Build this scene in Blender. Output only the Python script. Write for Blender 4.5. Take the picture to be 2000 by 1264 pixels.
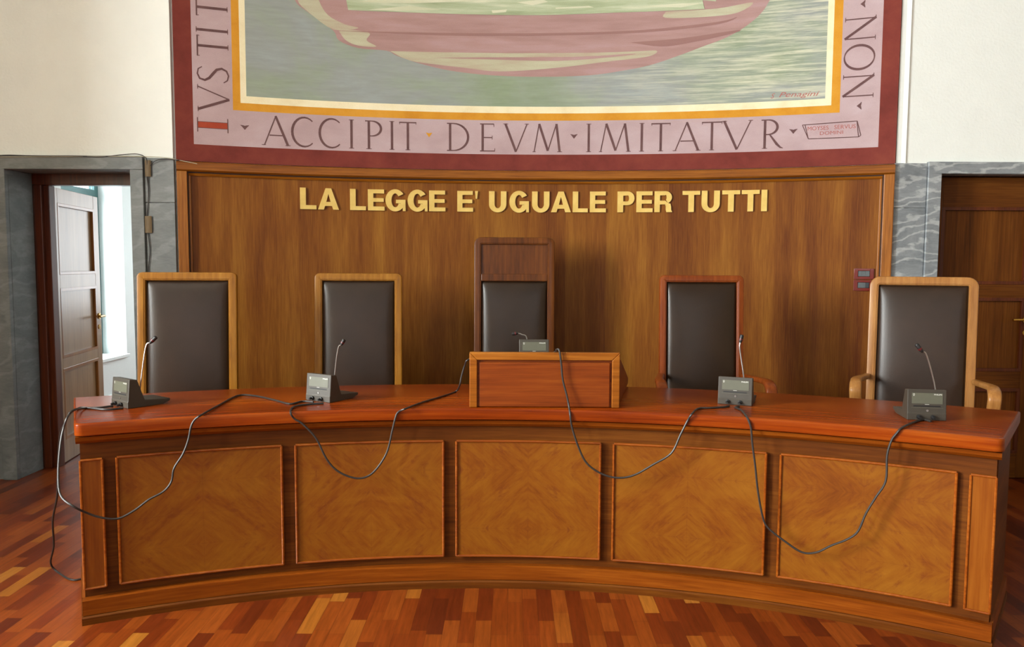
import bpy, bmesh, math, random
from mathutils import Vector, Matrix
random.seed(7)
PI = math.pi
scene = bpy.context.scene
COL = scene.collection
for o in list(bpy.data.objects):
    bpy.data.objects.remove(o)

# ------------------------------------------------------------------ camera
F, PITCH, ROLL, H = 1523.9568, -0.0752, 0.005, 1.4085
c_, s_ = math.cos(PITCH), math.sin(PITCH)
RIGHT = Vector((1, 0, 0)); FWD = Vector((0, c_, s_)); UP = Vector((0, -s_, c_))
cr, sr = math.cos(ROLL), math.sin(ROLL)
R2 = cr * RIGHT + sr * UP
U2 = -sr * RIGHT + cr * UP
EYE = Vector((0, 0, H))
cd = bpy.data.cameras.new('camera'); cam = bpy.data.objects.new('camera', cd); COL.objects.link(cam)
cam.matrix_world = Matrix((( R2.x, U2.x, -FWD.x, EYE.x), (R2.y, U2.y, -FWD.y, EYE.y), (R2.z, U2.z, -FWD.z, EYE.z), (0, 0, 0, 1)))
cd.sensor_fit = 'HORIZONTAL'; cd.sensor_width = 36.0; cd.lens = 36.0 * F / 2000.0
cd.clip_start = 0.05; cd.clip_end = 200
scene.camera = cam

# ------------------------------------------------------------------ view, world, daylight
vs = scene.view_settings
vs.view_transform = 'Standard'; vs.look = 'None'; vs.gamma = 1.0; vs.use_curve_mapping = False
vs.exposure = 0.42
w = bpy.data.worlds.new('sky'); scene.world = w; w.use_nodes = True
bg = w.node_tree.nodes['Background']
bg.inputs['Color'].default_value = (0.80, 0.90, 1.0, 1); bg.inputs['Strength'].default_value = 2.2

def area(name, loc, rot, sx, sy, power, col):
    l = bpy.data.lights.new(name, 'AREA'); l.shape = 'RECTANGLE'; l.size = sx; l.size_y = sy
    l.energy = power; l.color = col
    o = bpy.data.objects.new(name, l); o.location = loc; o.rotation_euler = rot; COL.objects.link(o)
    return o
# daylight falling in through the deep, tall windows of the left wall; unseen windows behind the camera added for frontal fill
XL, TL = -4.6, 1.0  # unseen left wall thickened so its reveals block grazing light
WIN_L = [(-4.6, -3.0), (-2.2, -0.6), (0.2, 1.8)]
for i, (y0, y1) in enumerate(WIN_L):
    area('window_and_fill_light', (XL - TL + .06, (y0 + y1) / 2, 2.55), (0, -PI / 2, 0), 2.7, y1 - y0, (120, 500, 960)[i], (0.955, 1.0, 0.985))
WIN_B = [(-2.6, -1.0), (1.4, 3.0)]
for i, (x0, x1) in enumerate(WIN_B):
    area('window_and_fill_light', ((x0 + x1) / 2, -6.12, 2.6), (PI / 2, 0, 0), x1 - x0, 2.6, 26, (0.96, 1.0, 0.985))
# daylight at the window of the little room behind the open door
area('window_and_fill_light', (-4.42, 7.27, 1.7), (0, -PI / 2, 0), 2.3, 1.0, 70, (0.88, 0.97, 1.0))
area('window_and_fill_light', (-2.5, 9.33, 1.6), (-PI / 2, 0, 0), 1.2, 1.5, 40, (0.92, 0.98, 1.0))  # unseen end-wall light, added to brighten the side wall and door leaf

# ------------------------------------------------------------------ points of the place seen at a pixel
def ray(x, y):
    return (x - 1000) / F * R2 - (y - 632) / F * U2 + FWD
def on_z(x, y, z): d = ray(x, y); return EYE + d * ((z - H) / d.z)
def on_y(x, y, Y): d = ray(x, y); return EYE + d * (Y / d.y)
def on_x(x, y, X): d = ray(x, y); return EYE + d * (X / d.x)
def on_cyl(x, y, cx, cy, R):
    d = ray(x, y); ox, oy = -cx, -cy
    a = d.x * d.x + d.y * d.y; b = ox * d.x + oy * d.y; c = ox * ox + oy * oy - R * R
    return EYE + d * ((-b + math.sqrt(b * b - a * c)) / a)
DX, DY, RF = -0.104, -0.1172, 3.3922          # desk circle
WX, WY, RW = 0.12, -0.54, 6.0                 # curved wall circle
def wall_uz(x, y):
    P = on_cyl(x, y, WX, WY, RW); return RW * math.atan2(P.x - WX, P.y - WY), P.z
def wall_pt(u, z, off=0.0):
    a = u / RW; r = RW - off
    return Vector((WX + r * math.sin(a), WY + r * math.cos(a), z))
def desk_pt(a, r, z): return Vector((DX + r * math.sin(a), DY + r * math.cos(a), z))

# ------------------------------------------------------------------ materials
def lin(c):
    out = []
    for v in c[:3]:
        v = v / 255.0
        out.append(v / 12.92 if v <= 0.04045 else ((v + 0.055) / 1.055) ** 2.4)
    return (*out, 1.0)
def newmat(name):
    m = bpy.data.materials.new(name); m.use_nodes = True
    nt = m.node_tree; return m, nt, nt.nodes['Principled BSDF']
def N(nt, t, **kw):
    n = nt.nodes.new(t)
    for k, v in kw.items(): setattr(n, k, v)
    return n
def L(nt, a, b): nt.links.new(a, b)
def ramp(nt, stops, interp='LINEAR'):
    r = N(nt, 'ShaderNodeValToRGB'); r.color_ramp.interpolation = interp
    e = r.color_ramp.elements
    while len(e) < len(stops): e.new(0.5)
    for el, (p, c) in zip(e, stops): el.position = p; el.color = c
    return r
def coords(nt, kind, scale=(1, 1, 1), rot=(0, 0, 0), loc=(0, 0, 0)):
    tc = N(nt, 'ShaderNodeTexCoord'); mp = N(nt, 'ShaderNodeMapping')
    mp.inputs['Scale'].default_value = scale; mp.inputs['Rotation'].default_value = rot; mp.inputs['Location'].default_value = loc
    L(nt, tc.outputs[kind], mp.inputs['Vector']); return mp.outputs[0]
def noise(nt, vec, scale, detail=4, rough=0.55, dist=0.0):
    n = N(nt, 'ShaderNodeTexNoise'); n.inputs['Scale'].default_value = scale; n.inputs['Detail'].default_value = detail
    n.inputs['Roughness'].default_value = rough; n.inputs['Distortion'].default_value = dist
    L(nt, vec, n.inputs['Vector']); return n.outputs['Fac']
def mix(nt, fac, a, b, mode='MIX'):
    m = N(nt, 'ShaderNodeMix', data_type='RGBA', blend_type=mode)
    for sock, v in ((m.inputs[0], fac), (m.inputs[6], a), (m.inputs[7], b)):
        if hasattr(v, 'is_output'): L(nt, v, sock)
        else: sock.default_value = v
    return m.outputs[2]
def bump(nt, p, h, strength=0.2, dist=0.01):
    b = N(nt, 'ShaderNodeBump'); b.inputs['Strength'].default_value = strength; b.inputs['Distance'].default_value = dist
    L(nt, h, b.inputs['Height']); L(nt, b.outputs[0], p.inputs['Normal'])
def plain(name, col, rough=0.5, metal=0.0, spec=0.5, var=0.06, nscale=30, coat=0.0):
    m, nt, p = newmat(name)
    f = noise(nt, coords(nt, 'Object'), nscale, 3)
    c = lin(col); d = tuple(x * (1 - var * 2.2) for x in c[:3]) + (1,)
    r = ramp(nt, [(0.3, d), (0.7, c)]); L(nt, f, r.inputs[0]); L(nt, r.outputs[0], p.inputs['Base Color'])
    p.inputs['Roughness'].default_value = rough; p.inputs['Metallic'].default_value = metal
    p.inputs['Specular IOR Level'].default_value = spec; p.inputs['Coat Weight'].default_value = coat
    return m
def wood(name, dark, mid, light, grain=2, space='Object', rough=0.42, fine=90, broad=7, coat=0.08, spec=0.22, bmp=0.04):
    """stretched grain along axis `grain` of the given coordinate space"""
    m, nt, p = newmat(name)
    s1 = [1, 1, 1]; s1[grain] = 0.035
    s2 = [1, 1, 1]; s2[grain] = 0.12
    v1 = coords(nt, space, tuple(s1)); v2 = coords(nt, space, tuple(s2), loc=(3.1, 1.7, 0.4))
    f1 = noise(nt, v1, fine, 6, 0.65, 0.15); f2 = noise(nt, v2, broad, 5, 0.6, 0.3)
    mm = N(nt, 'ShaderNodeMath', operation='MULTIPLY_ADD'); L(nt, f1, mm.inputs[0]); mm.inputs[1].default_value = 0.5
    m2 = N(nt, 'ShaderNodeMath', operation='MULTIPLY'); L(nt, f2, m2.inputs[0]); m2.inputs[1].default_value = 0.5
    L(nt, m2.outputs[0], mm.inputs[2])
    r = ramp(nt, [(0.34, lin(dark)), (0.5, lin(mid)), (0.66, lin(light))]); L(nt, mm.outputs[0], r.inputs[0])
    L(nt, r.outputs[0], p.inputs['Base Color'])
    p.inputs['Roughness'].default_value = rough; p.inputs['Specular IOR Level'].default_value = spec
    p.inputs['Coat Weight'].default_value = coat; p.inputs['Coat Roughness'].default_value = 0.22
    bump(nt, p, f1, bmp, 0.002)
    return m

M = {}
M['plaster'] = plain('cream_plaster', (240, 243, 238), 0.9, var=0.015, nscale=6)
nt = M['plaster'].node_tree; bump(nt, nt.nodes['Principled BSDF'], noise(nt, coords(nt, 'Object'), 60, 5), 0.35, 0.006)
M['white'] = plain('white_paint', (228, 232, 230), 0.8, var=0.01)
M['ceiling'] = plain('ceiling_paint', (196, 194, 184), 0.9, var=0.01)
M['back_wall'] = plain('back_plaster', (150, 138, 118), 0.9, var=0.02)

def veneer_wall():
    m, nt, p = newmat('wall_veneer')
    uv = coords(nt, 'UV')
    f1 = noise(nt, coords(nt, 'UV', (1, 0.03, 1)), 160, 6, 0.7)
    f2 = noise(nt, coords(nt, 'UV', (1, 0.10, 1), loc=(2, 5, 0)), 9, 4, 0.6, 0.2)
    # veneer leaves of about 14 cm
    br = N(nt, 'ShaderNodeTexBrick'); br.offset = 0.5; br.inputs['Scale'].default_value = 1
    br.inputs['Brick Width'].default_value = 3.0; br.inputs['Row Height'].default_value = 0.14
    br.inputs['Mortar Size'].default_value = 0.0006; br.inputs['Color1'].default_value = (0, 0, 0, 1); br.inputs['Color2'].default_value = (1, 1, 1, 1)
    br.inputs['Mortar'].default_value = (0.5, 0.5, 0.5, 1)
    L(nt, coords(nt, 'UV', rot=(0, 0, PI / 2), loc=(0.5, 0.03, 0)), br.inputs['Vector'])
    a = N(nt, 'ShaderNodeMath', operation='MULTIPLY'); L(nt, f1, a.inputs[0]); a.inputs[1].default_value = 0.40
    b = N(nt, 'ShaderNodeMath', operation='MULTIPLY_ADD'); L(nt, f2, b.inputs[0]); b.inputs[1].default_value = 0.46; L(nt, a.outputs[0], b.inputs[2])
    c = N(nt, 'ShaderNodeMath', operation='MULTIPLY_ADD'); L(nt, br.outputs['Color'], c.inputs[0]); c.inputs[1].default_value = 0.12; L(nt, b.outputs[0], c.inputs[2])
    r = ramp(nt, [(0.34, lin((92, 43, 7))), (0.5, lin((123, 71, 17))), (0.66, lin((151, 100, 32)))]); L(nt, c.outputs[0], r.inputs[0])
    L(nt, r.outputs[0], p.inputs['Base Color']); p.inputs['Roughness'].default_value = 0.5
    p.inputs['Specular IOR Level'].default_value = 0.2; p.inputs['Coat Weight'].default_value = 0.03; p.inputs['Coat Roughness'].default_value = 0.3
    return m
M['wall_veneer'] = veneer_wall()
M['wall_frame'] = wood('wall_frame_wood', (101, 50, 7), (139, 79, 14), (166, 104, 31), 0, 'UV')
M['wall_frame_side'] = wood('wall_frame_side_wood', (106, 58, 13), (148, 88, 27), (173, 113, 45), 1, 'UV')
M['dark_groove'] = plain('dark_groove_wood', (52, 24, 10), 0.6)
M['desk_top'] = wood('desk_top_wood', (88, 27, 2), (123, 47, 4), (148, 72, 14), 0, 'UV', rough=0.26, fine=60, broad=3.5, coat=0.0, spec=0.16)
M['desk_frame'] = wood('desk_frame_wood', (87, 35, 3), (119, 57, 8), (143, 77, 18), 0, 'UV', rough=0.36, coat=0.0, spec=.16)
M['desk_field'] = wood('desk_field_wood', (67, 29, 4), (91, 46, 8), (112, 64, 16), 0, 'UV', rough=0.45, coat=0.0, spec=.14)
M['desk_bead'] = wood('desk_bead_wood', (96, 38, 4), (129, 62, 10), (151, 84, 24), 0, 'Object', rough=0.26, coat=0.1, spec=.35)
M['pilaster'] = wood('pilaster_wood', (90, 37, 4), (120, 61, 8), (141, 82, 22), 1, 'UV', rough=0.36, fine=40, broad=8)
M['box_panel'] = wood('reading_box_wood', (90, 34, 4), (120, 53, 10), (138, 72, 18), 0, 'Object', rough=0.38)
M['box_frame'] = wood('reading_box_frame_wood', (108, 53, 6), (138, 77, 16), (162, 101, 34), 0, 'Object', rough=0.34)

def quarter_veneer():
    """book-matched veneer leaves: grain runs diagonally, mirrored about the middle and from row to row"""
    m, nt, p = newmat('quartered_veneer')
    tc = N(nt, 'ShaderNodeTexCoord'); sp = N(nt, 'ShaderNodeSeparateXYZ'); L(nt, tc.outputs['UV'], sp.inputs[0])
    oi = N(nt, 'ShaderNodeObjectInfo')
    au = N(nt, 'ShaderNodeMath', operation='ABSOLUTE'); L(nt, sp.outputs[0], au.inputs[0])
    pv = N(nt, 'ShaderNodeMath', operation='PINGPONG'); L(nt, sp.outputs[1], pv.inputs[0]); pv.inputs[1].default_value = 0.26
    mu = N(nt, 'ShaderNodeMath', operation='MULTIPLY_ADD'); L(nt, oi.outputs['Random'], mu.inputs[0]); mu.inputs[1].default_value = 20; L(nt, au.outputs[0], mu.inputs[2])
    cb = N(nt, 'ShaderNodeCombineXYZ'); L(nt, mu.outputs[0], cb.inputs[0]); L(nt, pv.outputs[0], cb.inputs[1])
    L(nt, oi.outputs['Random'], cb.inputs[2])
    mp0 = N(nt, 'ShaderNodeMapping'); mp0.inputs['Rotation'].default_value = (0, 0, -0.75); L(nt, cb.outputs[0], mp0.inputs[0])
    mp = N(nt, 'ShaderNodeMapping'); mp.inputs['Scale'].default_value = (0.16, 1, 1); L(nt, mp0.outputs[0], mp.inputs[0])
    f1 = noise(nt, mp.outputs[0], 55, 6, 0.7, 0.5)
    mp2 = N(nt, 'ShaderNodeMapping'); mp2.inputs['Scale'].default_value = (0.45, 1, 1); L(nt, mp0.outputs[0], mp2.inputs[0])
    f2 = noise(nt, mp2.outputs[0], 9, 5, 0.65, 0.9)
    a = N(nt, 'ShaderNodeMath', operation='MULTIPLY'); L(nt, f1, a.inputs[0]); a.inputs[1].default_value = 0.34
    f4 = noise(nt, coords(nt, 'UV', (0.8, 1, 1), loc=(4, 2, 0)), 5, 5, 0.6, 0.5)
    a2 = N(nt, 'ShaderNodeMath', operation='MULTIPLY_ADD'); L(nt, f4, a2.inputs[0]); a2.inputs[1].default_value = 0.30; L(nt, a.outputs[0], a2.inputs[2]); a = a2
    b = N(nt, 'ShaderNodeMath', operation='MULTIPLY_ADD'); L(nt, f2, b.inputs[0]); b.inputs[1].default_value = 0.36; L(nt, a.outputs[0], b.inputs[2])
    r = ramp(nt, [(0.32, lin((90, 38, 2))), (0.45, lin((115, 60, 4))), (0.56, lin((126, 74, 9))), (0.72, lin((139, 89, 19)))])
    L(nt, b.outputs[0], r.inputs[0])
    # dark burr flecks
    f3 = noise(nt, mp2.outputs[0], 26, 4, 0.7, 0.6)
    r3 = ramp(nt, [(0.56, (0, 0, 0, 1)), (0.72, (0.65, 0.65, 0.65, 1))]); L(nt, f3, r3.inputs[0])
    col = mix(nt, r3.outputs[0], r.outputs[0], lin((96, 38, 10)))
    # leaf joints: hair lines at the middle and between rows
    j1 = N(nt, 'ShaderNodeMath', operation='LESS_THAN'); L(nt, au.outputs[0], j1.inputs[0]); j1.inputs[1].default_value = 0.0009
    pj = N(nt, 'ShaderNodeMath', operation='PINGPONG'); L(nt, sp.outputs[1], pj.inputs[0]); pj.inputs[1].default_value = 0.065
    j2 = N(nt, 'ShaderNodeMath', operation='LESS_THAN'); L(nt, pj.outputs[0], j2.inputs[0]); j2.inputs[1].default_value = 0.0009
    js = N(nt, 'ShaderNodeMath', operation='MAXIMUM'); L(nt, j1.outputs[0], js.inputs[0]); L(nt, j2.outputs[0], js.inputs[1])
    jm = N(nt, 'ShaderNodeMath', operation='MULTIPLY'); L(nt, js.outputs[0], jm.inputs[0]); jm.inputs[1].default_value = 0.35
    col = mix(nt, jm.outputs[0], col, lin((100, 45, 12)))
    L(nt, col, p.inputs['Base Color']); p.inputs['Roughness'].default_value = 0.45
    p.inputs['Coat Weight'].default_value = 0.06; p.inputs['Coat Roughness'].default_value = 0.3
    p.inputs['Specular IOR Level'].default_value = 0.22
    return m
M['quarter_veneer'] = quarter_veneer()

def parquet():
    m, nt, p = newmat('parquet')
    br = N(nt, 'ShaderNodeTexBrick'); br.offset = 0.37; br.offset_frequency = 2; br.squash = 0.8; br.squash_frequency = 3
    br.inputs['Scale'].default_value = 1; br.inputs['Brick Width'].default_value = 0.32; br.inputs['Row Height'].default_value = 0.062
    br.inputs['Mortar Size'].default_value = 0.0006; br.inputs['Mortar Smooth'].default_value = 0.3
    br.inputs['Color1'].default_value = (0, 0, 0, 1); br.inputs['Color2'].default_value = (1, 1, 1, 1); br.inputs['Mortar'].default_value = (0, 0, 0, 1)
    L(nt, coords(nt, 'Object', rot=(0, 0, PI / 2), loc=(0.0, 0.013, 0)), br.inputs['Vector'])
    g = noise(nt, coords(nt, 'Object', (1, 0.06, 1)), 80, 6, 0.7)
    g2 = noise(nt, coords(nt, 'Object', (1, 0.4, 1)), 2.5, 3)
    r = ramp(nt, [(0.0, lin((88, 32, 10))), (0.3, lin((114, 45, 11))), (0.6, lin((131, 59, 15))), (0.93, lin((141, 69, 21))), (0.97, lin((163, 99, 32))), (1.0, lin((175, 113, 44)))])
    L(nt, br.outputs['Color'], r.inputs[0])
    gr = ramp(nt, [(0.3, (0.62, 0.58, 0.55, 1)), (0.7, (1.12, 1.12, 1.12, 1))]); L(nt, g, gr.inputs[0])
    col = mix(nt, 1.0, r.outputs[0], gr.outputs[0], 'MULTIPLY')
    gr2 = ramp(nt, [(0.3, (0.85, 0.85, 0.85, 1)), (0.7, (1.1, 1.1, 1.1, 1))]); L(nt, g2, gr2.inputs[0])
    col = mix(nt, 1.0, col, gr2.outputs[0], 'MULTIPLY')
    fm = N(nt, 'ShaderNodeMath', operation='MULTIPLY'); L(nt, br.outputs['Fac'], fm.inputs[0]); fm.inputs[1].default_value = 0.6
    col = mix(nt, fm.outputs[0], col, lin((40, 16, 8)))
    L(nt, col, p.inputs['Base Color'])
    rr = ramp(nt, [(0.3, (0.30, 0.30, 0.30, 1)), (0.7, (0.42, 0.42, 0.42, 1))]); L(nt, g2, rr.inputs[0]); L(nt, rr.outputs[0], p.inputs['Roughness'])
    p.inputs['Specular IOR Level'].default_value = 0.3
    return m
M['parquet'] = parquet()

def marble(name, base, vein, dark, rough=0.35, rot=0.5, vs_=1.0, vm=0.25):
    m, nt, p = newmat(name)
    v = coords(nt, 'Object', (1, 1, 2.2), rot=(0.2, rot, 0.3))
    fine_ = noise(nt, coords(nt, 'Object', (1, 1, 4), rot=(0, rot * .4, 0)), 26, 6, 0.7, 0.5)
    f1 = noise(nt, v, 3.0, 8, 0.62, 1.2)
    wv = N(nt, 'ShaderNodeTexWave', wave_type='BANDS', bands_direction='Z'); wv.inputs['Scale'].default_value = 1.6 * vs_
    wv.inputs['Distortion'].default_value = 14; wv.inputs['Detail'].default_value = 6; wv.inputs['Detail Scale'].default_value = 1.6; L(nt, v, wv.inputs['Vector'])
    r = ramp(nt, [(0.25, lin(dark)), (0.55, lin(base)), (0.8, lin(tuple(min(255, c + 14) for c in base)))]); L(nt, f1, r.inputs[0])
    rv = ramp(nt, [(0.72, (0, 0, 0, 1)), (1.0, (vm, vm, vm, 1))]); L(nt, wv.outputs['Fac'], rv.inputs[0])
    col = mix(nt, rv.outputs[0], r.outputs[0], lin(vein))
    fr_ = ramp(nt, [(0.3, (0.86, 0.86, 0.86, 1)), (0.7, (1.12, 1.12, 1.12, 1))]); L(nt, fine_, fr_.inputs[0])
    col = mix(nt, 1.0, col, fr_.outputs[0], 'MULTIPLY')
    L(nt, col, p.inputs['Base Color']); p.inputs['Roughness'].default_value = rough
    return m
M['marble'] = marble('grey_marble_shaded', (107, 111, 111), (150, 153, 153), (87, 93, 94), 0.5, 0.9, 0.8)  # left-hand marble; its weaker light is mixed into this darker grey
M['marble_veined'] = marble('veined_grey_marble_lit', (136, 141, 145), (216, 218, 218), (101, 107, 112), 0.4, 0.35, 1.3, 0.38)  # right-hand marble with veins; paler base paints in the stronger light

M['door_lit'] = wood('lit_door_leaf_wood', (112, 80, 52), (136, 102, 70), (152, 118, 84), 2, 'Object', rough=0.4, coat=0.05, spec=0.3)  # leaf colour lightened to carry the glow from the next room
M['leaf_moulding'] = wood('leaf_moulding_wood', (100, 58, 22), (130, 80, 34), (150, 98, 48), 2, 'Object', rough=0.36)
M['door_dark'] = wood('dark_door_wood', (66, 32, 6), (94, 50, 12), (114, 66, 20), 2, 'Object', rough=0.42, coat=0.0, spec=.15)
M['door_rail'] = wood('dark_door_rail_wood', (66, 32, 6), (94, 50, 12), (114, 66, 20), 0, 'Object', rough=0.42, coat=0.0, spec=.15)
M['door_frame'] = wood('door_frame_wood', (58, 22, 8), (82, 34, 12), (100, 46, 16), 2, 'Object', rough=0.4, coat=0.2)
M['teal'] = plain('teal_painted_frame', (70, 112, 112), 0.5)
M['brass'] = plain('polished_brass', (214, 170, 84), 0.25, metal=1.0)
def brass_letters():
    m, nt, p = newmat('brushed_gold')
    f = noise(nt, coords(nt, 'Object', (1, 1, 1)), 9, 4)
    r = ramp(nt, [(0.3, lin((214, 176, 90))), (0.7, lin((236, 206, 122)))]); L(nt, f, r.inputs[0]); L(nt, r.outputs[0], p.inputs['Base Color'])
    p.inputs['Metallic'].default_value = 0.35; p.inputs['Roughness'].default_value = 0.45
    return m
M['gold'] = brass_letters()
M['leather'] = None
def leather(name, a, b, rough=0.36):
    m, nt, p = newmat(name)
    v = coords(nt, 'Object'); f = noise(nt, v, 5, 3)
    r = ramp(nt, [(0.3, lin(a)), (0.7, lin(b))]); L(nt, f, r.inputs[0]); L(nt, r.outputs[0], p.inputs['Base Color'])
    p.inputs['Roughness'].default_value = rough; p.inputs['Specular IOR Level'].default_value = 0.36
    vo = N(nt, 'ShaderNodeTexVoronoi'); vo.inputs['Scale'].default_value = 260; L(nt, v, vo.inputs['Vector'])
    bump(nt, p, vo.outputs['Distance'], 0.12, 0.002)
    return m
M['leather'] = leather('dark_brown_leather', (42, 28, 18), (52, 35, 24), 0.34)
M['leather_black'] = leather('near_black_leather', (38, 24, 13), (47, 31, 18), 0.32)
def chairwood(n, d, m_, l): return wood(n, d, m_, l, 2, 'Object', rough=0.36, fine=60, broad=8, coat=0.12)
M['oak'] = chairwood('golden_oak', (122, 74, 16), (149, 97, 27), (169, 117, 43))
M['pale_oak'] = chairwood('pale_walnut', (131, 83, 38), (157, 106, 54), (175, 126, 70))
M['red_walnut'] = chairwood('reddish_walnut', (95, 38, 7), (124, 56, 14), (142, 72, 23))
M['dark_walnut'] = chairwood('dark_walnut', (62, 28, 3), (92, 46, 6), (114, 62, 14))
M['console'] = plain('console_plastic', (58, 51, 42), 0.5, var=0.03)
M['console_plate'] = plain('console_plate', (86, 85, 70), 0.45, var=0.03)
M['slot'] = plain('black_slot', (16, 14, 13), 0.6)
M['steel'] = plain('brushed_steel', (176, 172, 168), 0.3, metal=0.9)
M['black'] = plain('black_rubber', (24, 22, 22), 0.5)
M['red_ring'] = plain('dark_red_ring', (92, 24, 26), 0.4)
M['print_white'] = plain('printed_white', (206, 204, 196), 0.6, var=0.01)
M['cable'] = plain('grey_brown_cable', (42, 37, 34), 0.45)
M['cord_dark'] = plain('dark_cord', (40, 30, 28), 0.6)
M['cord_white'] = plain('white_cord', (190, 184, 160), 0.6)
M['tape'] = plain('brown_tape', (112, 92, 62), 0.6)
M['switch_frame'] = plain('red_brown_switch_plate', (110, 26, 12), 0.35, coat=0.3)
M['switch_grey'] = plain('grey_rocker', (88, 94, 96), 0.4)
M['switch_dark'] = plain('dark_rocker', (52, 58, 62), 0.4)

def paint(name, cols, scale=(0.25, 1, 1), ns=9, rough=0.85, weave=True):
    m, nt, p = newmat(name)
    f = noise(nt, coords(nt, 'UV', scale), ns, 6, 0.62, 0.2)
    n = len(cols); r = ramp(nt, [(0.3 + 0.4 * i / (n - 1), lin(c)) for i, c in enumerate(cols)])
    L(nt, f, r.inputs[0])
    g = noise(nt, coords(nt, 'UV', (1, 1, 1)), 220, 2, 0.5)
    gr = ramp(nt, [(0.3, (0.93, 0.93, 0.93, 1)), (0.7, (1.04, 1.04, 1.04, 1))]); L(nt, g, gr.inputs[0])
    L(nt, mix(nt, 1.0, r.outputs[0], gr.outputs[0], 'MULTIPLY'), p.inputs['Base Color'])
    p.inputs['Roughness'].default_value = rough; p.inputs['Specular IOR Level'].default_value = 0.15
    return m
M['maroon'] = paint('maroon_paint', [(106, 48, 42), (120, 55, 48), (129, 63, 51)], (1, 1, 1), 5)
M['mauve'] = paint('mauve_paint', [(175, 150, 152), (184, 160, 162), (190, 169, 173)], (0.6, 1, 1), 4)
M['ochre'] = paint('ochre_paint', [(196, 133, 42), (207, 146, 49), (213, 154, 63)], (1, 1, 1), 6)
M['cream'] = paint('cream_paint', [(226, 212, 172), (236, 224, 188), (240, 230, 200)], (1, 1, 1), 6)
M['letter_brown'] = paint('brown_letter_paint', [(92, 66, 66), (104, 76, 76), (112, 84, 82)], (1, 1, 1), 12)
M['letter_red'] = paint('red_letter_paint', [(158, 66, 46), (168, 76, 54)], (1, 1, 1), 12)
M['faint_red'] = paint('faint_red_paint', [(172, 104, 98), (178, 112, 106)], (1, 1, 1), 12)
M['cloth_mauve'] = paint('drapery_mauve', [(158, 125, 120), (171, 137, 133), (179, 148, 148)], (0.12, 1, 1), 12)
M['cloth_dark'] = paint('drapery_shade', [(146, 110, 106), (156, 120, 114)], (0.12, 1, 1), 10)
M['cloth_beige'] = paint('drapery_beige', [(175, 152, 135), (182, 175, 150), (190, 190, 163)], (0.15, 1, 1), 14)
M['cloth_green'] = paint('drapery_green', [(150, 160, 127), (167, 177, 144), (184, 192, 163), (211, 211, 186)], (0.08, 1, 1), 22)
M['cloth_light'] = paint('drapery_highlight', [(196, 198, 168), (214, 212, 188)], (0.2, 1, 1), 10)
def field():
    m, nt, p = newmat('painted_field')
    base = noise(nt, coords(nt, 'UV', (0.5, 1, 1)), 2.2, 6, 0.6, 0.4)
    r = ramp(nt, [(0.3, lin((139, 152, 126))), (0.46, lin((147, 156, 141))), (0.56, lin((149, 154, 150))), (0.72, lin((156, 164, 164)))])
    L(nt, base, r.inputs[0])
    fine = noise(nt, coords(nt, 'UV', (0.12, 1, 1)), 34, 6, 0.65)
    fr = ramp(nt, [(0.3, (0.9, 0.9, 0.9, 1)), (0.7, (1.08, 1.08, 1.08, 1))]); L(nt, fine, fr.inputs[0])
    c1 = mix(nt, 1.0, r.outputs[0], fr.outputs[0], 'MULTIPLY')
    # pale horizontal brush streaks on the right-hand side of the painting
    st = noise(nt, coords(nt, 'UV', (0.05, 1, 1), loc=(0, 0.3, 0)), 46, 5, 0.7)
    sr_ = ramp(nt, [(0.44, (0, 0, 0, 1)), (0.64, (1, 1, 1, 1))]); L(nt, st, sr_.inputs[0])
    sp = N(nt, 'ShaderNodeSeparateXYZ'); tc = N(nt, 'ShaderNodeTexCoord'); L(nt, tc.outputs['UV'], sp.inputs[0])
    mr = N(nt, 'ShaderNodeMapRange'); L(nt, sp.outputs[0], mr.inputs[0]); mr.inputs[1].default_value = 0.1; mr.inputs[2].default_value = 1.5; mr.inputs[3].default_value = 0.0; mr.inputs[4].default_value = 0.8
    mm = N(nt, 'ShaderNodeMath', operation='MULTIPLY'); L(nt, sr_.outputs[0], mm.inputs[0]); L(nt, mr.outputs[0], mm.inputs[1])
    c2 = mix(nt, mm.outputs[0], c1, lin((214, 212, 188)))
    L(nt, c2, p.inputs['Base Color']); p.inputs['Roughness'].default_value = 0.85; p.inputs['Specular IOR Level'].default_value = 0.15
    return m
M['field'] = field()
def glass():
    m, nt, p = newmat('window_glass')
    p.inputs['Base Color'].default_value = (0.95, 0.98, 1, 1); p.inputs['Roughness'].default_value = 0.0
    tr = N(nt, 'ShaderNodeBsdfTransparent'); gl = N(nt, 'ShaderNodeBsdfGlossy'); gl.inputs['Roughness'].default_value = 0.02
    ms = N(nt, 'ShaderNodeMixShader'); ms.inputs[0].default_value = 0.06
    L(nt, tr.outputs[0], ms.inputs[1]); L(nt, gl.outputs[0], ms.inputs[2])
    out = [n for n in nt.nodes if n.type == 'OUTPUT_MATERIAL'][0]; L(nt, ms.outputs[0], out.inputs['Surface'])
    return m
M['glass'] = glass()

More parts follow.
